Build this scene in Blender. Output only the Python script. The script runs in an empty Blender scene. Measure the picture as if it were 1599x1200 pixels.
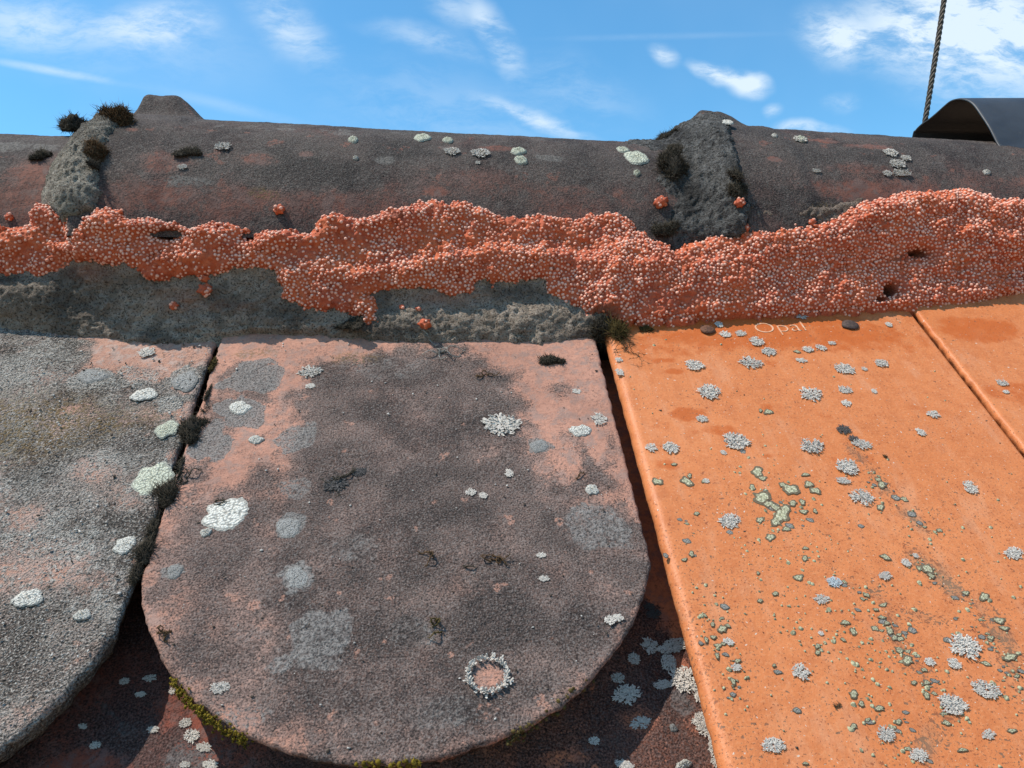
import bpy, bmesh, math, random
import numpy as np
from mathutils import Vector, Matrix
from mathutils.bvhtree import BVHTree

scene = bpy.context.scene
col = scene.collection
RAD = math.radians

# ------------------------------------------------------------------ camera
FPX = 1230.0                       # focal length in photograph pixels (1599 x 1200)
PITCH = RAD(43)                    # slope of the roof
s_c = np.array([-120., 1060., FPX]); s_c /= np.linalg.norm(s_c)          # up-slope direction seen by the camera
x_c = np.array([16000., (120*16000.-FPX*FPX)/1060., FPX]); x_c /= np.linalg.norm(x_c)
n_c = -np.cross(x_c, s_c)
Y_c = math.cos(PITCH)*s_c - math.sin(PITCH)*n_c
Z_c = math.sin(PITCH)*s_c + math.cos(PITCH)*n_c
W = np.array([x_c, Y_c, Z_c])      # rows: world axes in camera (right, up, forward)
CAM = -0.357*W[:, 2]               # the middle of the picture lies on the roof at the world origin
cam = bpy.data.cameras.new('camera')
cam.sensor_width = 36.0; cam.lens = FPX/1599*36.0
cam.clip_start = 0.01; cam.clip_end = 5000
camo = bpy.data.objects.new('camera', cam); col.objects.link(camo)
M = Matrix.Identity(4)
for r in range(3):
    M[r][0] = W[r, 0]; M[r][1] = W[r, 1]; M[r][2] = -W[r, 2]; M[r][3] = CAM[r]
camo.matrix_world = M
scene.camera = camo
scene.cycles.max_bounces = 5; scene.cycles.diffuse_bounces = 3; scene.cycles.glossy_bounces = 2; scene.cycles.transmission_bounces = 2

# ------------------------------------------------------------------ light
SUN = Vector((-0.455, -0.05, 0.888)).normalized()
SUN_EL = math.asin(SUN.z); SUN_ROT = math.atan2(SUN.x, SUN.y)
sl = bpy.data.lights.new('sun', 'SUN'); sl.energy = 5.0; sl.angle = RAD(0.53); sl.color = (1.0, 0.93, 0.83)
so = bpy.data.objects.new('sun', sl); col.objects.link(so)
so.rotation_euler = SUN.to_track_quat('Z', 'Y').to_euler()
scene.view_settings.view_transform = 'Standard'; scene.view_settings.look = 'None'
scene.view_settings.exposure = 0.16; scene.view_settings.gamma = 1.0

# ------------------------------------------------------------------ node helper
class NT:
    def __init__(self, tree): self.t = tree; self.n = tree.nodes; self.l = tree.links
    def node(self, kind, **kw):
        n = self.n.new(kind)
        for k, v in kw.items(): setattr(n, k, v)
        return n
    def put(self, sock, v):
        if v is None: return
        if isinstance(v, bpy.types.NodeSocket): self.l.new(v, sock)
        elif isinstance(v, (tuple, list)) and len(v) == 3 and sock.type == 'RGBA': sock.default_value = (*v, 1)
        else: sock.default_value = v
    def m(self, op, a, b=None, c=None, clamp=False):
        n = self.node('ShaderNodeMath', operation=op, use_clamp=clamp)
        for i, v in enumerate((a, b, c)): self.put(n.inputs[i], v)
        return n.outputs[0]
    def vm(self, op, a, b=None):
        n = self.node('ShaderNodeVectorMath', operation=op)
        self.put(n.inputs[0], a); self.put(n.inputs[1], b)
        return n.outputs['Value'] if op in ('DOT_PRODUCT', 'LENGTH', 'DISTANCE') else n.outputs[0]
    def scale(self, v, k):
        n = self.node('ShaderNodeVectorMath', operation='SCALE'); self.put(n.inputs[0], v); self.put(n.inputs['Scale'], k); return n.outputs[0]
    def mix(self, f, a, b, mode='MIX'):
        n = self.node('ShaderNodeMix', data_type='RGBA', blend_type=mode)
        self.put(n.inputs[0], f); self.put(n.inputs[6], a); self.put(n.inputs[7], b)
        return n.outputs[2]
    def noise(self, v, s, d=4, r=0.55, out=0, dist=0.0):
        n = self.node('ShaderNodeTexNoise'); self.put(n.inputs['Vector'], v)
        n.inputs['Scale'].default_value = s; n.inputs['Detail'].default_value = d
        n.inputs['Roughness'].default_value = r; n.inputs['Distortion'].default_value = dist
        return n.outputs[out]
    def voro(self, v, s, feature='F1', out='Distance', rnd=1.0):
        n = self.node('ShaderNodeTexVoronoi', feature=feature); self.put(n.inputs['Vector'], v)
        n.inputs['Scale'].default_value = s; n.inputs['Randomness'].default_value = rnd
        return n.outputs[out]
    def ss(self, v, lo, hi, a=0.0, b=1.0):
        n = self.node('ShaderNodeMapRange', interpolation_type='SMOOTHSTEP')
        self.put(n.inputs[0], v); self.put(n.inputs[1], lo); self.put(n.inputs[2], hi); self.put(n.inputs[3], a); self.put(n.inputs[4], b)
        return n.outputs[0]
    def attr(self, name):
        n = self.node('ShaderNodeAttribute', attribute_name=name); return n.outputs['Fac']
    def attrc(self, name):
        n = self.node('ShaderNodeAttribute', attribute_name=name); return n.outputs['Color']
    def objv(self): return self.node('ShaderNodeTexCoord').outputs['Object']
    def rnd(self): return self.node('ShaderNodeObjectInfo').outputs['Random']
    def add(self, *a):
        r = a[0]
        for b in a[1:]: r = self.m('ADD', r, b)
        return r
    def mul(self, a, b): return self.m('MULTIPLY', a, b)

def material(name):
    m = bpy.data.materials.new(name); m.use_nodes = True
    t = NT(m.node_tree); b = m.node_tree.nodes['Principled BSDF']
    return m, t, b
def bump(t, b, h, strength=1.0, dist=0.001, normal=None):
    n = t.node('ShaderNodeBump'); t.put(n.inputs['Height'], h); n.inputs['Strength'].default_value = strength
    n.inputs['Distance'].default_value = dist
    if normal is not None: t.put(n.inputs['Normal'], normal)
    if b is not None: t.put(b.inputs['Normal'], n.outputs[0])
    return n.outputs[0]
def lin(r, g, b):
    f = lambda c: (c/255/12.92 if c/255 <= .04045 else ((c/255+.055)/1.055)**2.4)
    return (f(r), f(g), f(b))

# ------------------------------------------------------------------ pixel -> place
def ray(px, py):
    r = np.array([(px-800)/FPX, (600-py)/FPX, 1.0]); return W @ r
def proj(P):
    q = (P-CAM) @ W                # camera coords
    return 800+FPX*q[..., 0]/q[..., 2], 600-FPX*q[..., 1]/q[..., 2]
u_s = np.array([0, math.cos(PITCH), math.sin(PITCH)]); u_n = np.array([0, -math.sin(PITCH), math.cos(PITCH)])
def pl(px, py, h=0.0):             # pixel -> (x, s) on the plane h above the tiles
    r = ray(px, py); t = (h-CAM@u_n)/(r@u_n); P = CAM+t*r
    return P[0], P@u_s
def atY(px, py, Y):
    r = ray(px, py); return CAM + r*((Y-CAM[1])/r[1])
def roofP(x, s, h): return np.array([x, 0, 0])+u_s*s+u_n*h

# ------------------------------------------------------------------ world: sky with thin clouds
world = bpy.data.worlds.new('World'); scene.world = world; world.use_nodes = True
wt = NT(world.node_tree); bg = world.node_tree.nodes['Background']
sky = wt.node('ShaderNodeTexSky', sky_type='NISHITA'); sky.sun_disc = False
sky.sun_elevation = SUN_EL; sky.sun_rotation = SUN_ROT
sky.altitude = 300; sky.air_density = 1.0; sky.dust_density = 0.3; sky.ozone_density = 3.0
gen = wt.node('ShaderNodeTexCoord').outputs['Generated']
sep = wt.node('ShaderNodeSeparateXYZ'); wt.l.new(gen, sep.inputs[0])
ysafe = wt.m('MAXIMUM', sep.outputs[1], 0.05)
comb = wt.node('ShaderNodeCombineXYZ')
wt.put(comb.inputs[0], wt.m('DIVIDE', sep.outputs[0], ysafe)); wt.put(comb.inputs[1], wt.m('DIVIDE', sep.outputs[2], ysafe))
wv = wt.noise(comb.outputs[0], 5.0, 4, .6, out=1)
pw = wt.vm('ADD', comb.outputs[0], wt.scale(wt.vm('SUBTRACT', wv, (.5, .5, .5)), .07))
mpw = wt.node('ShaderNodeMapping'); wt.put(mpw.inputs['Vector'], pw); mpw.inputs['Rotation'].default_value = (0, 0, .5); mpw.inputs['Scale'].default_value = (.75, 2.0, 1)
cn = wt.noise(mpw.outputs[0], 11.0, 8, .70)
def uv(px, py):
    r = ray(px, py); return np.array([r[0]/r[1], r[2]/r[1]])
feat = [  # (x0,y0)-(x1,y1) axis, half width px, strength, soft (True) or trail
    ((1330, 60), (1660, 10), 95, .95, 1), ((1440, 100), (1680, 95), 100, .55, 1), ((1265, 50), (1340, 80), 50, .6, 1),
    ((1085, 95), (1150, 122), 18, .8, 1), ((1150, 122), (1190, 130), 24, .8, 1), ((1035, 68), (1052, 82), 20, .5, 1),
    ((1200, 168), (1216, 170), 14, .4, 1), ((1295, 163), (1330, 165), 18, .3, 1), ((1205, 198), (1320, 212), 16, .6, 1),
    ((150, 48), (330, 28), 44, .55, 1), ((-80, 20), (150, 35), 50, .42, 1), ((405, -20), (510, 95), 42, .42, 1),
    ((735, -20), (808, 115), 30, .50, 1), ((680, 5), (740, 30), 34, .3, 1), ((560, 48), (780, 90), 26, .26, 1),
    ((730, 150), (935, 222), 17, .50, 1), ((820, 110), (980, 165), 60, .14, 1), ((500, 140), (900, 215), 80, .14, 1), ((0, 60), (420, 80), 70, .12, 1),
    ((-80, 82), (230, 138), 8, .42, 0), ((200, 130), (500, 200), 12, .16, 0), ((780, 63), (1270, 52), 7, .10, 0)]
accs = {0: None, 1: None}
for (a, b_, wd, amp, soft) in feat:
    A = uv(*a); B = uv(*b_); d = B-A; L = np.linalg.norm(d)
    mp = wt.node('ShaderNodeMapping', vector_type='TEXTURE'); wt.put(mp.inputs['Vector'], pw if soft else comb.outputs[0])
    mp.inputs['Location'].default_value = (*((A+B)/2), 0); mp.inputs['Rotation'].default_value = (0, 0, math.atan2(d[1], d[0])); mp.inputs['Scale'].default_value = (L/2+wd/FPX*1.2, wd/FPX*1.25, 1)
    g = wt.ss(wt.vm('LENGTH', mp.outputs[0]), 1.0, 0.0, 0.0, amp)
    accs[soft] = g if accs[soft] is None else wt.m('ADD', accs[soft], g)
acc = wt.m('ADD', wt.mul(accs[1], wt.ss(cn, .34, .62, .12, 1.55)), wt.mul(accs[0], wt.ss(cn, .35, .6, .5, 1.1)))
front = wt.ss(sep.outputs[1], 0.05, 0.3)
gen_n = wt.noise(gen, 2.2, 4, .6)                      # the same thin cloud goes on round the whole sky
veil = wt.mul(wt.ss(gen_n, .45, .75), .5)
mask = wt.m('ADD', wt.mul(acc, front), wt.mul(veil, wt.m('SUBTRACT', 1.0, wt.mul(front, .8))), clamp=True)
mask = wt.m('MULTIPLY', mask, .9, clamp=True)
hs = wt.node('ShaderNodeHueSaturation'); hs.inputs['Saturation'].default_value = 1.12; hs.inputs['Value'].default_value = 1.0
wt.l.new(sky.outputs[0], hs.inputs['Color'])
skyc = wt.mix(1.0, hs.outputs[0], (0.92, 1.38, 1.32), 'MULTIPLY')
wt.put(bg.inputs['Color'], wt.mix(mask, skyc, (5.0, 5.8, 6.5)))
bg.inputs['Strength'].default_value = 0.15

# ------------------------------------------------------------------ noise in numpy
def _hash(ix, iy, seed):
    h = (ix.astype(np.int64)*374761393 + iy.astype(np.int64)*668265263 + seed*1274126177) & 0xffffffff
    h = ((h ^ (h >> 13))*1274126177) & 0xffffffff
    return ((h ^ (h >> 16)) & 0xffff)/65536.0
def perlin(x, y, seed=0):
    x = np.asarray(x, float); y = np.asarray(y, float)
    x0 = np.floor(x); y0 = np.floor(y); fx = x-x0; fy = y-y0
    u = fx*fx*fx*(fx*(fx*6-15)+10); v = fy*fy*fy*(fy*(fy*6-15)+10)
    def g(ix, iy, dx, dy):
        a = _hash(ix, iy, seed)*2*np.pi; return np.cos(a)*dx+np.sin(a)*dy
    return ((g(x0, y0, fx, fy)*(1-u)+g(x0+1, y0, fx-1, fy)*u)*(1-v) + (g(x0, y0+1, fx, fy-1)*(1-u)+g(x0+1, y0+1, fx-1, fy-1)*u)*v)*1.45
def fbm(x, y, f, oct=4, seed=0, gain=.5):
    r = 0; a = 1.0
    for i in range(oct):
        r = r+a*perlin(x*f, y*f, seed+i*17); f *= 2.03; a *= gain
    return r
def sstep(v, lo, hi):
    t = np.clip((v-lo)/(hi-lo), 0, 1); return t*t*(3-2*t)
def polysd(x, y, P):               # signed distance, positive inside
    P = np.asarray(P, float); n = len(P); d2 = np.full(x.shape, 1e18); ins = np.zeros(x.shape, bool)
    for i in range(n):
        ax, ay = P[i]; bx, by = P[(i+1) % n]; ex, ey = bx-ax, by-ay
        t = np.clip(((x-ax)*ex+(y-ay)*ey)/(ex*ex+ey*ey+1e-18), 0, 1)
        d2 = np.minimum(d2, (x-ax-t*ex)**2+(y-ay-t*ey)**2)
        if ay != by:
            c = ((ay > y) != (by > y)) & (x < (bx-ax)*(y-ay)/(by-ay)+ax); ins ^= c
    d = np.sqrt(d2); return np.where(ins, d, -d)
def lined(x, y, P):                # distance to a polyline
    P = np.asarray(P, float); d2 = np.full(x.shape, 1e18)
    for i in range(len(P)-1):
        ax, ay = P[i]; ex, ey = P[i+1]-P[i]
        t = np.clip(((x-ax)*ex+(y-ay)*ey)/(ex*ex+ey*ey+1e-18), 0, 1)
        d2 = np.minimum(d2, (x-ax-t*ex)**2+(y-ay-t*ey)**2)
    return np.sqrt(d2)

# ------------------------------------------------------------------ mesh helpers
def mesh(name, V, F, mat=None, attrs=None, smooth=True, flat_extra=None):
    V = np.asarray(V, np.float32); me = bpy.data.meshes.new(name)
    groups = F if isinstance(F, list) else [F]
    groups = [np.asarray(g, np.int32) for g in groups if len(g)]
    if flat_extra: groups += [np.asarray([f], np.int32) for f in flat_extra]
    nl = sum(g.size for g in groups); nf = sum(len(g) for g in groups)
    me.vertices.add(len(V)); me.vertices.foreach_set('co', V.ravel())
    me.loops.add(nl); me.polygons.add(nf)
    me.loops.foreach_set('vertex_index', np.concatenate([g.ravel() for g in groups]))
    tot = np.concatenate([np.full(len(g), g.shape[1], np.int32) for g in groups])
    me.polygons.foreach_set('loop_start', np.concatenate([[0], np.cumsum(tot)[:-1]]).astype(np.int32))
    me.polygons.foreach_set('use_smooth', np.full(nf, smooth))
    for k, v in (attrs or {}).items():
        v = np.asarray(v, np.float32)
        if v.ndim == 2:
            at = me.attributes.new(k, 'FLOAT_COLOR', 'POINT'); at.data.foreach_set('color', np.hstack([v, np.ones((len(v), 1), np.float32)]).ravel())
        else:
            at = me.attributes.new(k, 'FLOAT', 'POINT'); at.data.foreach_set('value', v)
    me.update(calc_edges=True); me.validate()
    if mat: me.materials.append(mat)
    return me
def obj(name, me, parent=None, loc=None, rot=None, scale=None):
    o = bpy.data.objects.new(name, me); col.objects.link(o)
    if parent is not None: o.parent = parent
    if loc is not None: o.location = loc
    if rot is not None: o.rotation_mode = 'QUATERNION'; o.rotation_quaternion = rot
    if scale is not None: o.scale = scale
    return o
def tag(o, label=None, cat=None, group=None, kind=None):
    if label: o['label'] = label
    if cat: o['category'] = cat
    if group: o['group'] = group
    if kind: o['kind'] = kind
    return o
def grid_faces(nr, nc, keep=None):
    i = np.arange(nr-1)[:, None]*nc+np.arange(nc-1)[None, :]
    f = np.stack([i, i+1, i+nc+1, i+nc], -1).reshape(-1, 4)
    return f if keep is None else f[keep[f].all(1)]
def compact(V, F, attrs):
    used = np.unique(F); mp = np.full(len(V), -1); mp[used] = np.arange(len(used))
    return V[used], mp[F], {k: v[used] for k, v in attrs.items()}
def merge(parts):                  # [(V, F tris/quads list)] -> V, [quads, tris]
    Vs, Q, T, off = [], [], [], 0
    for V, Fs in parts:
        Vs.append(V)
        for F in Fs:
            F = np.asarray(F)
            if len(F) == 0: continue
            (Q if F.shape[1] == 4 else T).append(F+off)
        off += len(V)
    out = []
    if Q: out.append(np.concatenate(Q))
    if T: out.append(np.concatenate(T))
    return np.concatenate(Vs), out
def ico(sub):
    bm = bmesh.new(); bmesh.ops.create_icosphere(bm, subdivisions=sub, radius=1)
    V = np.array([v.co[:] for v in bm.verts]); F = np.array([[v.index for v in f.verts] for f in bm.faces]); bm.free(); return V, F
ICO1, ICO2, ICO3 = ico(1), ico(2), ico(3)

def balls(Cn, Rd, base, jit=0.0, seed=0):
    V0, F0 = base; n = len(Cn); r = np.random.default_rng(seed)
    V = np.repeat(V0[None], n, 0)
    if jit: V = V*(1+jit*r.normal(size=(n, len(V0), 1)))*(1+.35*r.normal(size=(n, 1, 3)))
    V = V*Rd[:, None, None]+Cn[:, None, :]
    return V.reshape(-1, 3), (F0[None]+(np.arange(n)*len(V0))[:, None, None]).reshape(-1, 3)

# ------------------------------------------------------------------ materials
def old_tile_material(name, clay, clay2, dark, dark2, grey, grain=.6, bd=.0010, light=.5, pit=.85):
    m, t, b = material(name); v = t.objv()
    n_big = t.noise(v, 26, 4, .65); n_mid = t.noise(v, 140, 4, .72); n_fin = t.noise(v, 620, 2, .65); n_gr = t.noise(v, 1450, 2, .6)
    mid, fin, gr = (t.m('SUBTRACT', k, .5) for k in (n_mid, n_fin, n_gr)); ad = t.attr('dark'); ag = t.attr('grey')
    c = t.mix(t.ss(n_mid, .35, .65), clay, clay2)
    c = t.mix(t.mul(t.ss(n_fin, .50, .64), .30), c, tuple(k*.45 for k in clay))
    c = t.mix(t.mul(t.ss(n_mid, .54, .40), .42), c, grey)
    c = t.mix(t.mul(t.ss(n_big, .56, .40), .30), c, tuple(k*.6 for k in clay))
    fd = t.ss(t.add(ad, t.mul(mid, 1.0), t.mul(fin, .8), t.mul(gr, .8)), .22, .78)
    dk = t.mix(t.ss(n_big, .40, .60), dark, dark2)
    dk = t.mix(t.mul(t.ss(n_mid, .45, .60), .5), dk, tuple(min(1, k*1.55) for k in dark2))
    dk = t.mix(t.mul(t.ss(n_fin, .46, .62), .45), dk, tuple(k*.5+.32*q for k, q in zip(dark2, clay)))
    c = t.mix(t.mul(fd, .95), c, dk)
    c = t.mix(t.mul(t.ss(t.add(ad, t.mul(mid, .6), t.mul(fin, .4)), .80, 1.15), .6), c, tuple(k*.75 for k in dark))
    chip = t.mul(t.ss(t.noise(v, 95, 2, .5), .665, .70), t.ss(n_fin, .40, .52))
    c = t.mix(t.mul(chip, .6), c, clay2)
    fg = t.ss(t.add(ag, t.mul(mid, .6), t.mul(fin, .7), t.mul(gr, .6)), .36, .62)
    c = t.mix(t.mul(fg, .8), c, t.mix(t.ss(n_fin, .38, .60), tuple(k*.6 for k in grey), grey))
    crusty = t.m('MAXIMUM', fd, fg)
    c = t.mix(t.mul(t.mul(t.ss(n_gr, .53, .62), t.m('ADD', t.mul(crusty, .85), .15)), pit), c, tuple(k*.25 for k in dark))
    c = t.mix(t.mul(t.mul(t.ss(n_gr, .46, .37), crusty), light), c, tuple(min(1, k*1.45+.02) for k in grey))
    c = t.mix(t.mul(t.attr('ochre'), t.ss(n_fin, .42, .60)), c, (.16, .10, .035))
    t.put(b.inputs['Base Color'], c); b.inputs['Roughness'].default_value = .8
    b.inputs['Specular IOR Level'].default_value = .12
    h = t.mul(t.m('SUBTRACT', n_fin, t.mul(n_gr, .8)), t.m('ADD', t.mul(t.m('MAXIMUM', ad, ag), 1.0), .2))
    bump(t, b, h, grain, bd)
    return m
M_old = old_tile_material('weathered_clay', (.37, .18, .125), (.44, .225, .16), (.046, .038, .035), (.115, .088, .077), (.22, .203, .188), .75, .0010, .25, .65)
M_crust = old_tile_material('lichen_crusted_clay', (.36, .185, .135), (.42, .235, .17), (.070, .060, .051), (.20, .18, .158), (.40, .375, .335), 1.0, .0022, .5, .8)
M_under = old_tile_material('blackened_shaded_clay', (.17, .050, .032), (.21, .062, .040), (.024, .017, .016), (.048, .032, .029), (.13, .115, .11), .7, .0010, .25, .6)  # black growth, darkened further to put the shade of the lower course into it
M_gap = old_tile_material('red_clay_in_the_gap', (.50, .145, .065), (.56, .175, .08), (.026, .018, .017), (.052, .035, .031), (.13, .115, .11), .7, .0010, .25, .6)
M_ridge = old_tile_material('sooty_ridge_clay', (.135, .052, .038), (.20, .085, .060), (.030, .026, .024), (.066, .057, .050), (.15, .135, .12), .7, .0009, .30, .5)

def orange_material():
    m, t, b = material('orange_engobe'); v = t.objv()
    n1 = t.noise(v, 14, 4, .6); n2 = t.noise(v, 150, 5, .65); n3 = t.noise(v, 900, 3, .6)
    c = t.mix(t.ss(n1, .3, .7), (.50, .156, .050), (.55, .186, .066))
    c = t.mix(t.mul(t.ss(n2, .42, .66), .45), c, (.40, .115, .036))
    film = t.noise(t.vm('MULTIPLY', v, (1.0, .35, 1.0)), 70, 5, .7); c = t.mix(t.mul(t.ss(film, .50, .68), .28), c, (.56, .30, .18)); c = t.mix(t.mul(t.ss(film, .44, .32), .30), c, (.33, .10, .04))
    c = t.mix(t.mul(t.ss(n3, .52, .66), .30), c, (.58, .27, .13))
    c = t.mix(t.mul(t.ss(n3, .46, .36), .22), c, (.40, .13, .05))
    rust = t.ss(t.add(t.attr('rust'), t.mul(t.m('SUBTRACT', n2, .5), 1.0)), .22, .62)
    c = t.mix(t.mul(rust, .85), c, (.42, .095, .018))
    # dark specks, denser in bands
    sp = t.noise(v, 520, 3, .55); sp2 = t.noise(v, 1300, 2, .5)
    th = t.m('SUBTRACT', .675, t.mul(t.attr('speck'), .20))
    k1 = t.ss(t.m('SUBTRACT', sp, th), 0.0, .03); k2 = t.ss(t.m('SUBTRACT', sp2, t.m('ADD', th, .0)), 0.0, .03)
    k = t.m('MAXIMUM', k1, k2)
    c = t.mix(t.mul(k, .75), c, t.mix(t.ss(n2, .4, .6), (.10, .075, .05), (.21, .055, .02)))
    c = t.mix(t.mul(t.ss(t.add(t.attr('speck'), t.mul(t.m('SUBTRACT', film, .5), 1.2), t.mul(t.m('SUBTRACT', n2, .5), .8)), .35, .95), .5), c, (.20, .14, .085))
    ws = t.ss(t.noise(v, 700, 2, .5), .70, .735)
    c = t.mix(t.mul(ws, .7), c, (.55, .50, .42))
    t.put(b.inputs['Base Color'], c)
    t.put(b.inputs['Roughness'], t.m('ADD', .36, t.mul(film, .30))); b.inputs['Specular IOR Level'].default_value = .25
    bump(t, b, t.add(t.mul(n3, .5), n2, t.mul(k, -.4)), .4, .0007)
    return m
M_orange = orange_material()

def paste_material():
    m, t, b = material('orange_mortar'); v = t.objv()
    n1 = t.noise(v, 60, 5, .6); n2 = t.noise(v, 420, 5, .7); n3 = t.noise(v, 1500, 3, .6)
    c = t.mix(t.ss(n1, .35, .65), (.42, .086, .040), (.53, .118, .042))
    c = t.mix(t.mul(t.ss(n2, .5, .72), .5), c, (.62, .19, .085))
    c = t.mix(t.mul(t.ss(n2, .50, .32), .4), c, (.27, .045, .02))
    c = t.mix(t.attr('darken'), c, (.05, .032, .022))
    t.put(b.inputs['Base Color'], c); b.inputs['Roughness'].default_value = .72; b.inputs['Specular IOR Level'].default_value = .3
    bump(t, b, t.add(n2, t.mul(n3, .4)), .55, .0013)
    return m
M_paste = paste_material()
def bead_material():
    m, t, b = material('polystyrene_bead'); v = t.objv(); n = t.noise(v, 1300, 3, .6)
    a = t.attr('tint')
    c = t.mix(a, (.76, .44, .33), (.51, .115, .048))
    c = t.mix(t.mul(t.ss(n, .54, .68), .5), c, (.52, .15, .07))
    t.put(b.inputs['Base Color'], c); b.inputs['Roughness'].default_value = .65
    b.inputs['Specular IOR Level'].default_value = .18
    return m
M_bead = bead_material()
def mortar_material(name, c1, c2, c3, green=.4, bs=1.0):
    m, t, b = material(name); v = t.objv()
    n1 = t.noise(v, 34, 5, .6); n2 = t.noise(v, 300, 5, .7); n3 = t.noise(v, 1100, 4, .65)
    c = t.mix(t.ss(n1, .36, .64), c1, c2)
    c = t.mix(t.mul(t.ss(n2, .42, .66), .75), c, c3)
    c = t.mix(t.mul(t.ss(n3, .51, .62), .85), c, tuple(k*.18 for k in c1))
    c = t.mix(t.mul(t.ss(t.noise(v, 55, 4, .6), .55, .72), green), c, (.085, .085, .04))
    c = t.mix(t.attr('stain'), c, (.34, .11, .06))
    c = t.mix(t.mul(t.attr('black'), .88), c, (.018, .016, .015))
    t.put(b.inputs['Base Color'], c); b.inputs['Roughness'].default_value = .95; b.inputs['Specular IOR Level'].default_value = .15
    bump(t, b, t.m('SUBTRACT', n2, t.mul(n3, .9)), 1.0, .0036*bs)
    return m
M_bed = mortar_material('old_cement_bed', (.24, .185, .14), (.33, .262, .20), (.47, .385, .31), .03, .6)
M_collar = mortar_material('old_cement_collar', (.24, .21, .17), (.34, .30, .245), (.50, .45, .375), .25)
M_collar2 = mortar_material('lichened_cement_collar', (.075, .070, .066), (.125, .118, .110), (.25, .24, .225), .05)

def lichen_material(name, c1, c2, rough=.9):
    m, t, b = material(name); v = t.objv()
    n = t.noise(v, 7, 3, .6); r = t.rnd()
    c = t.mix(t.ss(n, .3, .7), c1, c2)
    c = t.mix(t.mul(r, .35), c, tuple(k*.62 for k in c1))
    t.put(b.inputs['Base Color'], c); b.inputs['Roughness'].default_value = rough; b.inputs['Specular IOR Level'].default_value = .15
    bump(t, b, n, .5, .0004)
    return m
M_fol = lichen_material('grey_leafy_lichen', (.38, .34, .295), (.64, .58, .51))
M_fold = lichen_material('dark_leafy_lichen', (.055, .05, .048), (.12, .11, .105))
M_folb = lichen_material('bluish_leafy_lichen', (.36, .40, .42), (.52, .55, .56))
def crust_material(name, inner, inner2, rim, vs=8, bd=.08):
    m, t, b = material(name); v = t.objv()
    vd = t.voro(v, vs); n = t.noise(v, vs*1.6, 3, .6); edge = t.attr('rim')
    c = t.mix(t.ss(n, .35, .65), inner, inner2)
    c = t.mix(t.mul(t.ss(vd, .42, .68), .7), c, tuple(k*.32 for k in inner))
    f = t.ss(t.add(edge, t.mul(t.m('SUBTRACT', n, .5), .5)), .42, .60)
    c = t.mix(f, c, rim)
    t.put(b.inputs['Base Color'], c); b.inputs['Roughness'].default_value = .92; b.inputs['Specular IOR Level'].default_value = .15
    bump(t, b, t.add(t.mul(vd, -1.0), t.mul(n, .5)), .8, bd)
    return m
M_green = crust_material('green_crust_lichen', (.40, .38, .235), (.54, .51, .36), (.13, .10, .065), 4.5, .0003)
M_greyc = crust_material('grey_crust_lichen', (.25, .235, .21), (.34, .32, .285), (.12, .10, .08), 5, .0004)
M_white = crust_material('white_crust_lichen', (.56, .535, .47), (.68, .65, .585), (.36, .34, .30), 9, .0006)
M_palec = crust_material('pale_crust_lichen', (.44, .45, .35), (.55, .55, .44), (.30, .30, .25), 10, .0006)
M_pgrey = crust_material('ash_crust_lichen', (.25, .24, .225), (.33, .32, .30), (.20, .19, .175), 11, .0004)

M_dots = crust_material('small_lichen_spots', (.33, .31, .19), (.43, .41, .26), (.11, .09, .06), 900, .0003)
def simple(name, c, rough=.8, spec=.3, metal=0.0, nscale=None, c2=None, bs=0.0, bd=.0005):
    m, t, b = material(name); v = t.objv()
    if nscale:
        n = t.noise(v, nscale, 4, .6); t.put(b.inputs['Base Color'], t.mix(t.ss(n, .35, .65), c, c2 or c))
        if bs: bump(t, b, n, bs, bd)
    else: b.inputs['Base Color'].default_value = (*c, 1)
    b.inputs['Roughness'].default_value = rough; b.inputs['Specular IOR Level'].default_value = spec; b.inputs['Metallic'].default_value = metal
    return m
def moss_material(name, root, tip):
    m, t, b = material(name); a = t.attr('tip'); v = t.objv()
    c = t.mix(a, root, tip); c = t.mix(t.mul(t.ss(t.noise(v, 350, 3, .6), .4, .65), .5), c, tuple(k*.5 for k in tip))
    t.put(b.inputs['Base Color'], c); b.inputs['Roughness'].default_value = .95; b.inputs['Specular IOR Level'].default_value = .1
    return m
M_mossb = moss_material('dry_brown_moss', (.022, .014, .009), (.165, .10, .052))
M_mossk = moss_material('black_moss', (.014, .012, .010), (.105, .088, .064))
M_mossg = moss_material('olive_moss', (.022, .017, .008), (.15, .11, .04))
M_mossy = moss_material('yellow_moss', (.022, .018, .006), (.24, .17, .022))
M_mossw = moss_material('grey_twig_lichen', (.10, .09, .08), (.42, .40, .36))
M_nail = simple('rusty_nail', (.075, .035, .022), .75, .3, 0, 3, (.15, .065, .035), .6, .001)
M_naild = simple('dark_nail', (.045, .032, .028), .7, .3, 0, 3, (.085, .055, .045), .5, .001)
M_letter = simple('worn_lettering', (.56, .27, .14), .6, .3, 0, 5, (.66, .42, .28))
M_ground = simple('warm_bounce_ground', (.24, .145, .085), .95, .1, 0, .05, (.30, .19, .115))  # warm colour chosen so that its bounce fills the shaded sides
M_deck = simple('batten_wood', (.05, .035, .025), .9, .2, 0, 60, (.09, .06, .04))

# ------------------------------------------------------------------ setting: unseen ground far below, there to bounce light up
me = mesh('ground', [(-1500, -1500, -6.5), (1500, -1500, -6.5), (1500, 1500, -6.5), (-1500, 1500, -6.5)], np.array([[0, 1, 2, 3]]), M_ground)
tag(obj('ground', me), kind='structure')

# ------------------------------------------------------------------ roof slope
roof = obj('tiled_roof', None); roof.rotation_euler = (PITCH, 0, 0)
tag(roof, 'steep roof slope of old grey and newer orange clay tiles with rounded ends', 'roof')

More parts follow.
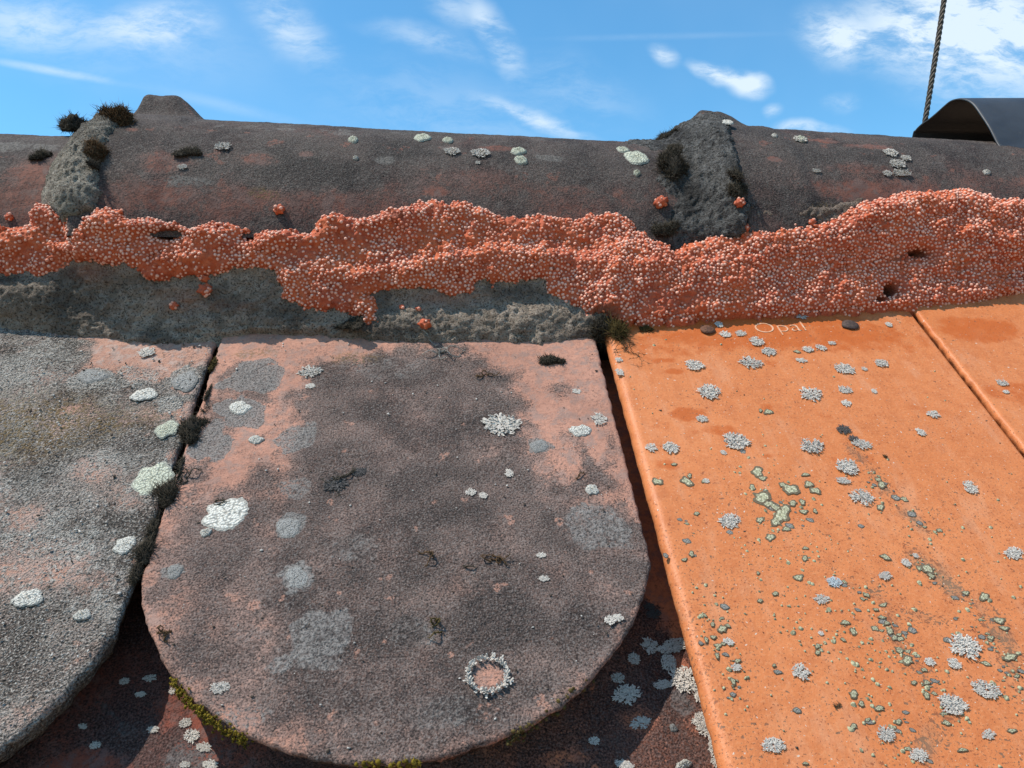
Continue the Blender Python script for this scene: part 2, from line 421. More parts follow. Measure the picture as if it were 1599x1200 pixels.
def build_tile(xl, xr, s_top, s_bot, R, h, thick, step, edge_r, amp, mat, seed, paint, tilt=0.0, edge_n=.0005, amp_f=1.0, under=.005, kr=1.0):
    xc = (xl+xr)/2; hw = (xr-xl)/2; sc0 = s_bot+R; sc = sc0-math.sqrt(max(R*R-hw*hw, 0))
    n1 = int((s_top-sc)/step); S = list(np.linspace(s_top, sc, n1))
    th0 = math.asin(min(1, hw/R)); na = int(R*th0/step)
    S += [sc0-R*math.cos(th) for th in np.linspace(th0, .006, na)][1:]
    S = np.array(S); HW = np.where(S >= sc, hw, np.sqrt(np.maximum(R*R-(sc0-S)**2, 1e-9)))
    ins = np.array([.0, .1, .25, .45, .7, 1.0, 1.4])*edge_r/hw
    core = np.linspace(-1+ins[-1], 1-ins[-1], int(2*hw/step))
    a = np.concatenate([-1+ins[:-1], core, 1-ins[:-1][::-1]])
    X = xc+a[None, :]*HW[:, None]; SS = np.repeat(S[:, None], len(a), 1)
    dx = X-xc; d = hw-np.abs(dx); rr = np.hypot(dx, SS-sc0)
    d = np.where(SS < sc0, np.minimum(d, R-rr), d); d = np.maximum(d, 0)*np.where(dx > 0, kr, 1.0)
    q = np.clip(d/edge_r, 0, 1); Hh = -(edge_r-np.sqrt(np.maximum(edge_r**2-(edge_r*(1-q))**2, 0)))
    ez = np.exp(-d/.002)
    jx = edge_n*fbm(X, SS, 180, 3, seed+5)*ez; js = edge_n*fbm(X, SS, 180, 3, seed+9)*ez
    Xo, So = X+jx, SS+js
    disp = amp*(.9*fbm(X, SS, 18, 2, seed)+.35*fbm(X, SS, 90, 3, seed+1)*amp_f+.30*fbm(X, SS, 300, 2, seed+2)*amp_f)
    H = h+Hh+disp+tilt*(SS-s_bot)
    at = {k: f.ravel() for k, f in paint(X, SS, d).items()}
    if 'bumpy' in at:
        H = H+(at.pop('bumpy').reshape(H.shape))*.00030*(fbm(X, SS, 560, 2, seed+3)+.4)
    V = np.stack([Xo, So, H], -1).reshape(-1, 3); nr, nc = X.shape
    F = grid_faces(nr, nc)[:, ::-1]
    loop = [i*nc for i in range(nr)]+[(nr-1)*nc+j for j in range(1, nc)]+[i*nc+nc-1 for i in range(nr-2, -1, -1)]
    loop = np.array(loop); L = len(loop); base = V[loop]
    rings = [loop]; extra = []; hb = base[:, 2]
    arcl = np.concatenate([[0], np.cumsum(np.linalg.norm(np.diff(base[:, :2], axis=0), axis=1))])
    for k, fr in enumerate((.12, .4, .7, 1.0)):
        R_ = base.copy(); R_[:, 2] = hb+(h-thick-hb)*fr+tilt*(base[:, 1]-s_bot)*fr
        nz = -under*fr+edge_n*1.3*fbm(arcl, np.full(L, fr*.02), 160, 3, seed+31)
        cx = R_[:, 0]-xc; cy = np.where(R_[:, 1] < sc0, R_[:, 1]-sc0, 0); nn = np.hypot(cx, cy)+1e-9
        R_[:, 0] += cx/nn*nz; R_[:, 1] += cy/nn*nz
        rings.append(len(V)+len(extra)*L+np.arange(L)); extra.append(R_)
    Vall = np.concatenate([V]+extra); FW = []
    for k in range(len(rings)-1):
        A, B = rings[k], rings[k+1]
        FW.append(np.stack([A[:-1], B[:-1], B[1:], A[1:]], -1))
    for k in at: at[k] = np.concatenate([at[k]]+[np.full(L, 1.0) if k == 'dark' else at[k][loop]]*len(extra))  # edge walls fully dark: the shade under the rims is put into their colour
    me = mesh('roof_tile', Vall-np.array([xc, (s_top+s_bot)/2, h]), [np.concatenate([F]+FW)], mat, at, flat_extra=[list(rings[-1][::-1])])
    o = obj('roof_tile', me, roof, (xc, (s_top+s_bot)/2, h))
    return o

def E(x, s, px, py, rx, ry, h=0.0, soft=.35, seed=0, wob=.3):   # soft round spot given by its place in the photograph
    cx, cs = pl(px, py, h); ex = abs(pl(px+rx, py, h)[0]-cx); es = abs(pl(px, py+ry, h)[1]-cs)
    r = np.hypot((x-cx)/ex, (s-cs)/es)
    r = r+wob*fbm(x, s, .8/max(ex, 1e-4), 3, seed+int(px))
    return 1-sstep(r, 1-soft, 1+soft)
def POLY(x, s, pts, h=0.0, soft=.006, seed=0, wob=.004):
    P = [pl(px, py, h) for px, py in pts]
    d = polysd(x, s, P)+wob*fbm(x, s, 110, 4, seed)
    return sstep(d, -soft, soft)
mx = np.maximum

def paint_B(x, s, d):
    core = POLY(x, s, [(465, 585), (500, 565), (560, 556), (640, 540), (720, 540), (775, 575), (810, 605), (828, 660), (835, 720), (858, 770), (905, 790), (1020, 800), (1030, 900), (1000, 1010), (860, 1120), (700, 1200), (560, 1210), (450, 1190), (410, 1060), (390, 950), (400, 860), (425, 760), (450, 690), (455, 640)], seed=3, soft=.010, wob=.006)
    low = POLY(x, s, [(420, 720), (360, 760), (255, 810), (215, 900), (250, 1060), (400, 1190), (600, 1230), (1000, 1000), (950, 700), (860, 690)], seed=4, soft=.012)
    lft = mx(POLY(x, s, [(350, 570), (430, 560), (440, 600), (400, 640), (350, 700), (300, 740), (285, 720), (320, 640)], seed=5, soft=.003), E(x, s, 300, 735, 30, 20))
    dark = mx(.86*core, mx(.68*low, .52*lft))
    for (px, py, rx, ry, a) in [(930, 820, 60, 50, .8), (780, 960, 110, 70, 1.12), (700, 1110, 90, 50, 1.08), (640, 600, 90, 40, .8), (690, 760, 130, 110, 1.0), (900, 980, 70, 90, .95), (560, 640, 50, 40, .95), (830, 1060, 80, 40, .95), (880, 690, 35, 20, .55), (880, 610, 26, 14, .4), (640, 985, 40, 30, 1.15)]:
        dark = mx(dark, a*E(x, s, px, py, rx, ry, soft=.6))
    for (px, py, rx, ry, a) in [(880, 715, 28, 40, .5), (930, 690, 14, 30, .5), (870, 880, 22, 26, .25), (762, 1058, 28, 24, .55), (330, 960, 60, 60, .10), (480, 1150, 60, 25, .25), (845, 745, 14, 30, .3)]:
        dark = dark-a*E(x, s, px, py, rx, ry, soft=.5)
    dark = dark+.10+.22*fbm(x, s, 60, 4, 8)-.06*core
    grey = np.zeros_like(x)
    for (px, py, rx, ry, a) in [(398, 592, 44, 26, .9), (380, 640, 42, 26, .8), (330, 695, 34, 32, .85), (460, 680, 30, 24, .62), (455, 822, 26, 20, .75), (465, 903, 26, 24, .72), (498, 990, 52, 44, .58), (930, 822, 52, 40, .55), (842, 697, 19, 12, .8), (463, 765, 28, 22, .5), (270, 893, 17, 14, .7), (440, 1035, 22, 16, .55), (500, 1035, 40, 14, .5), (650, 985, 38, 26, .4), (700, 1110, 60, 26, .42), (370, 1120, 50, 20, .45), (610, 575, 60, 20, .4), (400, 550, 26, 7, .3), (560, 860, 40, 30, .42)]:
        grey = mx(grey, a*E(x, s, px, py, rx, ry, soft=.15, wob=.45))
    return dict(dark=dark, grey=grey, ochre=.45*E(x, s, 400, 552, 30, 8)+.4*E(x, s, 560, 560, 40, 10), bumpy=mx(E(x, s, 780, 960, 80, 50), .5*lft))
def paint_A(x, s, d):
    clean = POLY(x, s, [(-30, 500), (140, 530), (145, 548), (133, 575), (195, 590), (250, 592), (270, 575), (310, 578), (305, 610), (290, 630), (280, 600), (265, 585), (400, 540), (400, 460), (-30, 460)], seed=13, soft=.005, wob=.006)
    dark = .80-.85*clean
    for (px, py, rx, ry, a) in [(290, 645, 12, 16, .8), (270, 710, 12, 10, .7), (255, 790, 10, 10, .6), (205, 790, 24, 12, .3), (60, 900, 110, 30, .30), (90, 870, 60, 30, .25), (150, 730, 40, 18, .25), (250, 640, 40, 16, .25), (40, 810, 40, 20, .3), (105, 640, 16, 8, .4)]:
        dark = dark-a*E(x, s, px, py, rx, ry, soft=.5)
    dark = dark+.30*fbm(x, s, 45, 4, 18)
    grey = .40*(1-clean)+.22*fbm(x, s, 30, 4, 19)
    for (px, py, rx, ry, a) in [(290, 590, 24, 18, .9), (145, 590, 40, 16, .7), (265, 630, 20, 14, .8), (200, 590, 50, 20, .5)]:
        grey = mx(grey, a*E(x, s, px, py, rx, ry, soft=.25))
    grey = grey*(1-.8*E(x, s, 60, 1010, 70, 60))
    return dict(dark=dark, grey=grey, ochre=.8*E(x, s, 20, 660, 140, 50, soft=.6)*(1-clean)+.4*E(x, s, 220, 650, 60, 20, soft=.6), bumpy=(1-clean)*(.4+.6*sstep(fbm(x, s, 40, 3, 15), -.2, .4)))
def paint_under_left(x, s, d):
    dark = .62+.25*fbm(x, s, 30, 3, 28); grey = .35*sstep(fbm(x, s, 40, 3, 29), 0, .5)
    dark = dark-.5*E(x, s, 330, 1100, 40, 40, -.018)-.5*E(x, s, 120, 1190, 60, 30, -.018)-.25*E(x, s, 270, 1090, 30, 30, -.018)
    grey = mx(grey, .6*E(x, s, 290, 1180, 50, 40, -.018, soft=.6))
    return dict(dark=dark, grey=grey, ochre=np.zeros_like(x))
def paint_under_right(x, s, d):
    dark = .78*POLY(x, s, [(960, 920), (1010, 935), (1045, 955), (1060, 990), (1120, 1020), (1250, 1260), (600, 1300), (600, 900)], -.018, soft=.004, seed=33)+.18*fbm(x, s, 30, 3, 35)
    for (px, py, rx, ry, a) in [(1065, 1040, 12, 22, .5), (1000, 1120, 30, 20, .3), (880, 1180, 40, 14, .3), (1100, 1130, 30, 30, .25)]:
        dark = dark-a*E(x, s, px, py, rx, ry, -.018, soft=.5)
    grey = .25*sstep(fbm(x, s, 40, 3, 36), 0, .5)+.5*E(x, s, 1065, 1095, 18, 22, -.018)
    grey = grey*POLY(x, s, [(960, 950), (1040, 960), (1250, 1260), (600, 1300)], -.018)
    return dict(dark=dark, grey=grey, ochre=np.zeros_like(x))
HC = .003
def paint_C(x, s, d):
    rust = np.zeros_like(x)
    for (px, py, rx, ry, a) in [(1040, 545, 60, 18, .45), (1075, 648, 28, 12, .62), (1120, 672, 40, 9, .5), (1038, 563, 20, 5, .7), (1055, 580, 18, 5, .6), (1195, 636, 12, 6, .55), (1030, 665, 24, 9, .35), (1220, 525, 200, 26, .6), (1040, 725, 24, 10, .45), (1200, 712, 40, 5, .4), (1330, 715, 60, 10, .35), (1205, 568, 12, 6, .5), (1400, 540, 80, 12, .35), (1150, 505, 200, 14, .65), (1290, 650, 50, 8, .25), (1440, 640, 50, 8, .3), (1500, 700, 40, 10, .25), (1560, 1160, 100, 40, .2)]:
        rust = mx(rust, a*E(x, s, px, py, rx, ry, HC, soft=.6))
    sp = .08+.14*fbm(x, s, 30, 3, 44)+.14*sstep(-s, .03, .12)
    for pts, w, a in [([(1330, 700), (1370, 745), (1400, 790), (1450, 830)], 16, .75), ([(1290, 880), (1340, 920)], 14, .6), ([(1370, 920), (1400, 1000), (1450, 1060), (1480, 1110), (1440, 1180)], 24, .8), ([(1430, 870), (1520, 940), (1580, 1010), (1600, 1090)], 30, .75), ([(1180, 770), (1230, 830)], 26, .35), ([(1110, 960), (1140, 1060)], 20, .35), ([(1330, 960), (1360, 1100), (1400, 1180)], 40, .3), ([(1240, 850), (1290, 1010)], 40, .2), ([(1420, 960), (1500, 980), (1540, 1000)], 24, .6)]:
        P = [pl(a_, b_, HC) for a_, b_ in pts]; wm = abs(pl(pts[0][0]+w, pts[0][1], HC)[0]-P[0][0])
        dd = lined(x, s, P); sp = mx(sp, a*np.exp(-(dd/wm)**2)*(.75+.5*fbm(x, s, 60, 3, 47)))
    return dict(rust=rust, speck=sp)

HU = -.023
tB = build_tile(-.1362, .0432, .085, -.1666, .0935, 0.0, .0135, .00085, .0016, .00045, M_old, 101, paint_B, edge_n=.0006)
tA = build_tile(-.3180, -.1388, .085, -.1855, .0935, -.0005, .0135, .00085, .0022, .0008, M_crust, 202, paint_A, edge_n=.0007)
tC = build_tile(.0478, .2097, .095, -.2300, .090, HC, .0135, .00095, .0042, .00022, M_orange, 303, paint_C, edge_n=.00025, amp_f=.6, kr=3.5)
tD = build_tile(.2102, .3725, .095, -.2300, .090, HC+.0022, .0135, .0013, .0020, .00022, M_orange, 404, lambda x, s, d: (lambda q: dict(rust=mx(q['rust'], mx(.6*E(x, s, 1520, 520, 70, 22, HC), .5*E(x, s, 1590, 620, 60, 20, HC))), speck=q['speck']*.6))(paint_C(x, s, d)), edge_n=.0005, amp_f=.6)
tL = build_tile(.3733, .5352, .095, -.2300, .090, HC, .0135, .003, .0030, .00022, M_orange, 414, lambda x, s, d: dict(rust=.3+.3*fbm(x, s, 20, 3, 3), speck=.1+.1*fbm(x, s, 30, 3, 4)), edge_n=.0003, amp_f=.6)
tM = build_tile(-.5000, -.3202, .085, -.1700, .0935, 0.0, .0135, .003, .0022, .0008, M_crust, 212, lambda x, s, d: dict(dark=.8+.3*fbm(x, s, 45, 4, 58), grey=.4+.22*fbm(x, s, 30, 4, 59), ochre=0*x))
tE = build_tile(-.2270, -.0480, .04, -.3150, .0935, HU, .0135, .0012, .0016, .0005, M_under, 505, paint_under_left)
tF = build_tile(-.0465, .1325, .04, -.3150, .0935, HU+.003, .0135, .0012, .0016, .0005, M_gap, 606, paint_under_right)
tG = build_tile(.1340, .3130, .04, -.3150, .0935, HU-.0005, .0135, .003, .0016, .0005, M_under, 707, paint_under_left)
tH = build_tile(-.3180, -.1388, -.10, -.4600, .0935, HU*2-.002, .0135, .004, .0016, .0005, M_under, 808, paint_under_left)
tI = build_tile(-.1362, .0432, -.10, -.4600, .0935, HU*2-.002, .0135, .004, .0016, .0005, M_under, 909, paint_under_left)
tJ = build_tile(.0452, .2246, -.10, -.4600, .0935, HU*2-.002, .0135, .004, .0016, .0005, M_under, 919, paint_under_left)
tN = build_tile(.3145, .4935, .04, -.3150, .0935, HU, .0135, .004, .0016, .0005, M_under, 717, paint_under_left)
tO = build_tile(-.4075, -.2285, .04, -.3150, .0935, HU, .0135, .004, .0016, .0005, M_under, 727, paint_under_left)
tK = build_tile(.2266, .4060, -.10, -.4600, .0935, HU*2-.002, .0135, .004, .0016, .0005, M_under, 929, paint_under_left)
tA['label'] = 'old roof tile covered in rough pale grey lichen crust'
tB['label'] = 'old pinkish clay tile with a large dark weathered middle and round lower end'
tC['label'] = 'clean orange tile spotted with leafy grey lichen'
tD['label'] = 'orange tile at the right edge, mostly free of lichen'
tE['label'] = 'blackened red tile showing in the gap between the two old grey tiles'
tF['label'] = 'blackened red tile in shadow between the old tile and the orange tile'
# boarding under the tiles and the far slope behind the ridge
bd = mesh('boarding', [(-.7, -.47, -.056), (.9, -.47, -.056), (.9, .16, -.056), (-.7, .16, -.056), (-.7, -.47, -.07), (.9, -.47, -.07), (.9, .16, -.07), (-.7, .16, -.07)],
          np.array([[0, 1, 2, 3], [7, 6, 5, 4], [0, 4, 5, 1], [1, 5, 6, 2], [2, 6, 7, 3], [3, 7, 4, 0]]), M_deck, smooth=False)
obj('boarding', bd, roof)

# ------------------------------------------------------------------ lichens
rng = np.random.default_rng(7)
def lobe(p0, p1, w0, w1, z0, z1, curl):
    """a small flat, arched lobe from p0 to p1: three cross sections of five points and a rounded tip"""
    d = p1-p0; L = np.linalg.norm(d)+1e-9; d = d/L; nrm = np.array([-d[1], d[0]]); V = []
    for k, (u, wf) in enumerate(((0, .75), (.45, .9), (.8, 1.15), (1.0, .55))):
        c = p0+d*L*u; w = (w0+(w1-w0)*u)*wf; z = z0+(z1-z0)*u+curl*u*u
        for (e, zz) in ((-1, -.28), (-.6, .28), (0, .45), (.6, .28), (1, -.28)):
            V.append((c[0]+nrm[0]*e*w, c[1]+nrm[1]*e*w, z+zz*w))
    V = np.array(V); F = [[k*5+j, k*5+j+1, k*5+5+j+1, k*5+5+j] for k in range(3) for j in range(4)]
    F += [[15, 16, 18, 19]]
    T = [[16, 17, 18]]
    return V, [np.array(F), np.array(T)]
def foliose(name, mat, lw, n_main, seed, hollow=0.0, gap=.0):
    r = np.random.default_rng(seed); parts = []
    for i in range(n_main):
        a = 2*math.pi*(i+r.uniform(-.35, .35))/n_main; R = r.uniform(.58, 1.0)
        if r.random() < gap: continue
        d = np.array([math.cos(a), math.sin(a)]); p0 = d*max(hollow, r.uniform(.02, .25)); pm = d*R*.55
        if hollow: pm = d*(hollow+(R-hollow)*.5)
        parts.append(lobe(p0, pm, lw*.8, lw, .10*R, .12, r.uniform(0, .08)))
        for k in range(r.integers(2, 4)):
            a2 = a+r.uniform(-.55, .55); q = pm+np.array([math.cos(a2), math.sin(a2)])*(R-np.linalg.norm(pm))*r.uniform(.6, 1.0)
            parts.append(lobe(pm, q, lw*.75, lw*.85, .10, .07, r.uniform(-.02, .14)))
            if r.random() < .7:
                a3 = a2+r.choice([-1, 1])*r.uniform(.5, 1.0); q2 = q+np.array([math.cos(a3), math.sin(a3)])*lw*r.uniform(1.2, 2.0)
                parts.append(lobe(q-(q-pm)*.3, q2, lw*.6, lw*.6, .10, .09, r.uniform(0, .10)))
    for i in range(int(n_main*6.5)):
        a = r.uniform(0, 6.283); rr = hollow+(.75-hollow)*math.sqrt(r.random()); c = np.array([math.cos(a), math.sin(a)])*rr
        a2 = r.uniform(0, 6.283); q = c+np.array([math.cos(a2), math.sin(a2)])*lw*r.uniform(1.2, 2.4)
        parts.append(lobe(c, q, lw*.55, lw*.65, .13, .18, r.uniform(0, .2)))
    V, F = merge(parts); return mesh(name, V, F, mat)
FOL = {}
for key, mat in (('g', M_fol), ('d', M_fold), ('b', M_folb)):
    FOL[key, 'big'] = [foliose('lichen', mat, .058, 24, 140+i, gap=.05*(i % 5)) for i in range(7 if key == 'g' else 1)]
    FOL[key, 'mid'] = [foliose('lichen', mat, .08, 18, 150+i, gap=.07*(i % 5)) for i in range(7 if key == 'g' else 1)]
    FOL[key, 'small'] = [foliose('lichen', mat, .13, 11, 160+i, gap=.2) for i in range(6 if key == 'g' else 1)]
RING = foliose('lichen', M_fol, .06, 30, 77, hollow=.66, gap=.25)
def crust(name, mat, seed, na=30, nr=7, wob=.28, dome=.10, rimw=.22):
    r = np.random.default_rng(seed); ph = r.uniform(0, 6.28, 6); am = r.uniform(.3, 1, 6)*wob/np.arange(1.6, 7.6)
    th = np.linspace(0, 2*np.pi, na, endpoint=False)
    out = 1+sum(am[k]*np.cos((k+2)*th+ph[k]) for k in range(6)); out *= 1/out.max()
    out = out*(1+.035*r.normal(size=na))
    V = [(0, 0, dome)]; rim = [0.0]
    for j in range(1, nr+1):
        u = j/nr; z = dome*(1-u**4)+.012*(1-u)-.02*(u == 1)
        for i in range(na):
            jit = 1+.03*r.normal() if j < nr else 1
            V.append((math.cos(th[i])*out[i]*u*jit, math.sin(th[i])*out[i]*u*jit, z*(1+.25*r.normal()) if j < nr else -.02)); rim.append(sstep(u, 1-rimw*1.6, 1-rimw*.4))
    T = [[0, 1+i, 1+(i+1) % na] for i in range(na)]
    Q = [[1+(j-1)*na+i, 1+j*na+i, 1+j*na+(i+1) % na, 1+(j-1)*na+(i+1) % na] for j in range(1, nr) for i in range(na)]
    return mesh(name, np.array(V), [np.array(Q), np.array(T)], mat, dict(rim=np.array(rim)))
CR = {k: [crust('lichen', m, sd+i, *a) for i in range(n)] for k, m, sd, n, a in (
    ('green', M_green, 10, 7, (44, 7, .40, .16, .34)), ('greyc', M_greyc, 30, 3, (22, 6, .25, .06, .30)),
    ('white', M_white, 50, 5, (44, 12, .22, .035, .12)), ('pale', M_palec, 70, 3, (40, 11, .22, .04, .12)), ('ash', M_pgrey, 90, 3, (36, 9, .22, .025, .2)))}
def put_flat(parent, me, px, py, rx, ry, h, hz, spin=True, lift=.0003, name='lichen'):
    cx, cs = pl(px, py, h); ex = abs(pl(px+rx, py, h)[0]-cx); es = abs(pl(px, py-ry, h)[1]-pl(px, py+ry, h)[1])/2
    o = obj(name, me, parent, (cx-parent.location.x, cs-parent.location.y, h+lift-parent.location.z))
    o.scale = (ex, es, hz if hz else (ex+es)/2)
    if spin:
        k = rng.integers(0, 4); o.rotation_euler = (0, 0, float(rng.uniform(-.25, .25)))
        if k & 1: o.scale.x *= -1; o.scale.y *= -1
    return o
def put_fol(parent, px, py, rx, ry, h, key='g'):
    sz = 'big' if rx > 15 else 'mid' if rx > 9 else 'small'
    L = FOL[key, sz]; me = L[int(rng.integers(len(L)))]
    o = put_flat(parent, me, px, py, rx*1.08, ry*1.1, h, None)
    o.scale.z = min(abs(o.scale.x), abs(o.scale.y))*.5
    o.rotation_euler = (0, 0, float(rng.uniform(-.4, .4)))
    return o
fol_C = [(1182, 535, 14, 8), (1200, 550, 13, 7), (1157, 522, 11, 5), (1132, 523, 9, 6), (1123, 508, 7, 5), (1252, 495, 10, 5), (1173, 568, 21, 10), (1318, 577, 18, 9), (1377, 568, 12, 7), (1262, 547, 10, 5), (1282, 544, 10, 5), (1252, 564, 9, 4), (1108, 613, 20, 12), (1267, 617, 21, 12), (1320, 610, 12, 7), (1322, 631, 8, 6), (1365, 612, 5, 4), (1457, 648, 11, 6), (1437, 676, 8, 6), (1150, 691, 23, 15), (1268, 698, 20, 14), (1347, 695, 17, 9), (1322, 730, 20, 14), (1317, 752, 14, 6), (1345, 778, 19, 15), (1140, 815, 20, 12), (1515, 763, 13, 12), (1388, 508, 6, 4), (1085, 572, 17, 9), (1097, 655, 10, 6), (1017, 700, 10, 7), (1047, 700, 14, 10), (967, 563, 6, 4), (967, 582, 7, 6), (1583, 865, 18, 10), (1283, 937, 14, 8), (1382, 900, 14, 7), (1415, 880, 8, 7), (1430, 869, 5, 4), (1250, 1050, 15, 14), (1507, 1010, 28, 23), (1490, 1038, 13, 10), (1540, 1078, 25, 17), (1488, 1102, 25, 19), (1383, 1148, 17, 15), (1207, 1165, 22, 14), (1435, 1180, 17, 13), (1543, 1148, 13, 8), (1137, 1003, 9, 6), (1150, 1043, 9, 6), (1282, 990, 5, 4), (1452, 1035, 9, 7), (1350, 577, 5, 3), (1130, 708, 5, 4), (1103, 752, 6, 4), (1300, 537, 7, 3)]
for q in fol_C: put_fol(tC, *q, HC)
put_fol(tC, 1318, 672, 12, 8, HC, 'd'); put_fol(tC, 1332, 686, 8, 6, HC, 'd'); put_fol(tC, 1302, 910, 13, 9, HC, 'b')
put_fol(tD, 1565, 599, 10, 6, HC+.0022); put_fol(tD, 1571, 613, 6, 3, HC+.0022)
green_C = [(1200, 644, 9, 6), (1188, 642, 4, 3), (1183, 738, 13, 9), (1191, 748, 8, 6), (1235, 765, 15, 10), (1222, 758, 6, 5), (1263, 757, 9, 8), (1273, 767, 10, 6), (1258, 742, 8, 4), (1175, 762, 7, 5), (1190, 778, 17, 11), (1200, 788, 10, 7), (1220, 806, 17, 14), (1212, 815, 10, 9), (1226, 797, 11, 9), (1210, 793, 9, 8), (1228, 827, 8, 6), (1238, 787, 8, 5), (1253, 785, 7, 5), (1255, 800, 8, 6), (1273, 799, 5, 4), (1203, 840, 9, 8), (1187, 813, 8, 6), (1375, 793, 8, 6), (1377, 758, 8, 6), (1073, 753, 10, 10), (1077, 744, 5, 4), (1027, 753, 10, 6), (1100, 752, 6, 4), (1053, 726, 5, 3), (1245, 550, 6, 3), (1088, 803, 5, 4), (1247, 903, 10, 8), (1258, 857, 6, 4), (1257, 873, 6, 5), (1383, 871, 9, 6), (1448, 889, 10, 9), (1454, 900, 6, 6), (1508, 927, 7, 6), (1537, 933, 11, 8), (1560, 970, 11, 9), (1568, 982, 9, 6), (1320, 973, 9, 6), (1332, 987, 7, 6), (1317, 1000, 5, 4), (1277, 1010, 6, 5), (1277, 1020, 5, 5), (1377, 965, 7, 4), (1385, 974, 6, 5), (1390, 987, 7, 6), (1397, 997, 6, 6), (1405, 1018, 7, 6), (1417, 1032, 11, 8), (1443, 1047, 6, 4), (1427, 1067, 6, 4), (1447, 1067, 7, 6), (1447, 1087, 7, 6), (1333, 1085, 9, 7), (1345, 1100, 7, 5), (1373, 1107, 10, 5), (1355, 1125, 6, 4), (1333, 1135, 7, 5), (1403, 1128, 7, 5), (1478, 1130, 8, 6), (1547, 997, 7, 6), (1577, 1027, 14, 7), (1128, 983, 9, 7), (1137, 978, 5, 4), (1103, 1000, 5, 5), (1114, 996, 6, 5), (1120, 1025, 5, 5), (1152, 1033, 6, 5), (1145, 1065, 6, 6), (1258, 1193, 6, 4), (1503, 1172, 10, 5), (1580, 1142, 9, 5), (1209, 1040, 4, 3), (1184, 896, 4, 3), (1211, 928, 6, 4), (1187, 939, 5, 4), (1101, 962, 4, 4), (1113, 976, 5, 4), (1069, 875, 6, 4), (1080, 866, 6, 5), (1353, 930, 6, 4), (1368, 953, 5, 3)]
for q in green_C: put_flat(tC, CR['green'][int(rng.integers(7))], *[q[0], q[1], q[2]*1.1, q[3]*1.15], HC, .0008)
for q in [(1132, 948, 9, 6), (1245, 1110, 8, 6), (1215, 1050, 8, 5), (1345, 822, 6, 4), (1205, 790, 14, 10), (1140, 832, 7, 5), (1160, 706, 7, 5), (1358, 1128, 10, 5), (1340, 953, 6, 4), (1425, 985, 8, 7), (1062, 812, 5, 4), (1040, 868, 5, 5), (1145, 1085, 6, 5), (1480, 1000, 8, 6), (1095, 1005, 5, 4)]:
    put_flat(tC, CR['greyc'][int(rng.integers(3))], *q, HC, .002, lift=.0001)
for q in [(354, 803, 41, 27), (322, 832, 10, 9), (375, 637, 20, 13), (400, 687, 14, 8), (907, 673, 20, 12), (925, 765, 12, 11)]:
    put_flat(tB, CR['white'][int(rng.integers(5))], *q, 0, .012, lift=.0002)
for q in [(273, 893, 16, 13), (345, 1075, 10, 6), (842, 697, 18, 11), (450, 824, 26, 19), (464, 903, 25, 22)]:
    put_flat(tB, CR['ash'][int(rng.integers(3))], *q, 0, .012, lift=.0001)
for q in [(783, 664, 36, 18), (485, 582, 22, 10), (345, 1075, 18, 10), (900, 612, 8, 4), (936, 656, 13, 10), (485, 604, 9, 4), (850, 905, 10, 5), (845, 868, 8, 5), (735, 770, 9, 6), (755, 775, 8, 5), (795, 740, 8, 6)]: put_fol(tB, *q, 0)
for q in [(952, 970, 9, 8), (966, 966, 9, 7)]: put_fol(tB, *q, 0)
for q in [(525, 758, 24, 12), (560, 738, 16, 7)]: put_fol(tB, *q, 0, 'd')
put_flat(tB, RING, 762, 1056, 42, 36, 0, .0055, spin=False)
for q, k in [((240, 750, 33, 29), 'pale'), ((226, 618, 23, 13), 'white'), ((196, 853, 19, 15), 'white'), ((45, 936, 26, 19), 'white'), ((130, 962, 15, 12), 'white'), ((262, 672, 20, 15), 'pale')]:
    put_flat(tA, CR[k][int(rng.integers(3))], *q, -.0005, .012, lift=.0007)
for q in [(290, 596, 24, 18), (145, 588, 30, 12)]: put_flat(tA, CR['ash'][int(rng.integers(3))], *q, -.0005, .012, lift=.0005)
for q in [(230, 552, 15, 8)]: put_fol(tA, *q, 0)
for q in [(1068, 1062, 24, 22), (1090, 1080, 12, 20), (1103, 1100, 12, 16), (1105, 1140, 20, 18), (1095, 1125, 18, 14), (1118, 1172, 14, 16), (1050, 1010, 30, 12), (1015, 1010, 14, 14), (990, 1030, 12, 10), (1045, 1035, 14, 16), (980, 1085, 26, 18), (965, 1060, 12, 10), (1035, 1070, 18, 8), (1000, 1130, 18, 12), (928, 1158, 10, 8), (975, 1195, 18, 8), (1120, 1190, 12, 10)]: put_fol(tF, *q, HU+.003)
for q in [(1020, 960, 14, 8), (1015, 948, 10, 6)]: put_fol(tF, *q, HU+.003, 'd')
put_flat(tF, CR['ash'][0], 1052, 1138, 8, 8, HU+.003, .02); put_flat(tF, CR['white'][1], 1068, 1195, 16, 10, HU+.003, .022)
for q in [(300, 1150, 14, 12), (290, 1130, 12, 8), (320, 1168, 14, 8), (235, 1060, 12, 6), (195, 1065, 10, 6), (240, 1140, 12, 6), (220, 1085, 10, 5), (150, 1165, 10, 7), (330, 1195, 14, 8), (130, 1135, 8, 5), (290, 1195, 10, 6), (270, 1080, 6, 5)]: put_fol(tE, *q, HU)

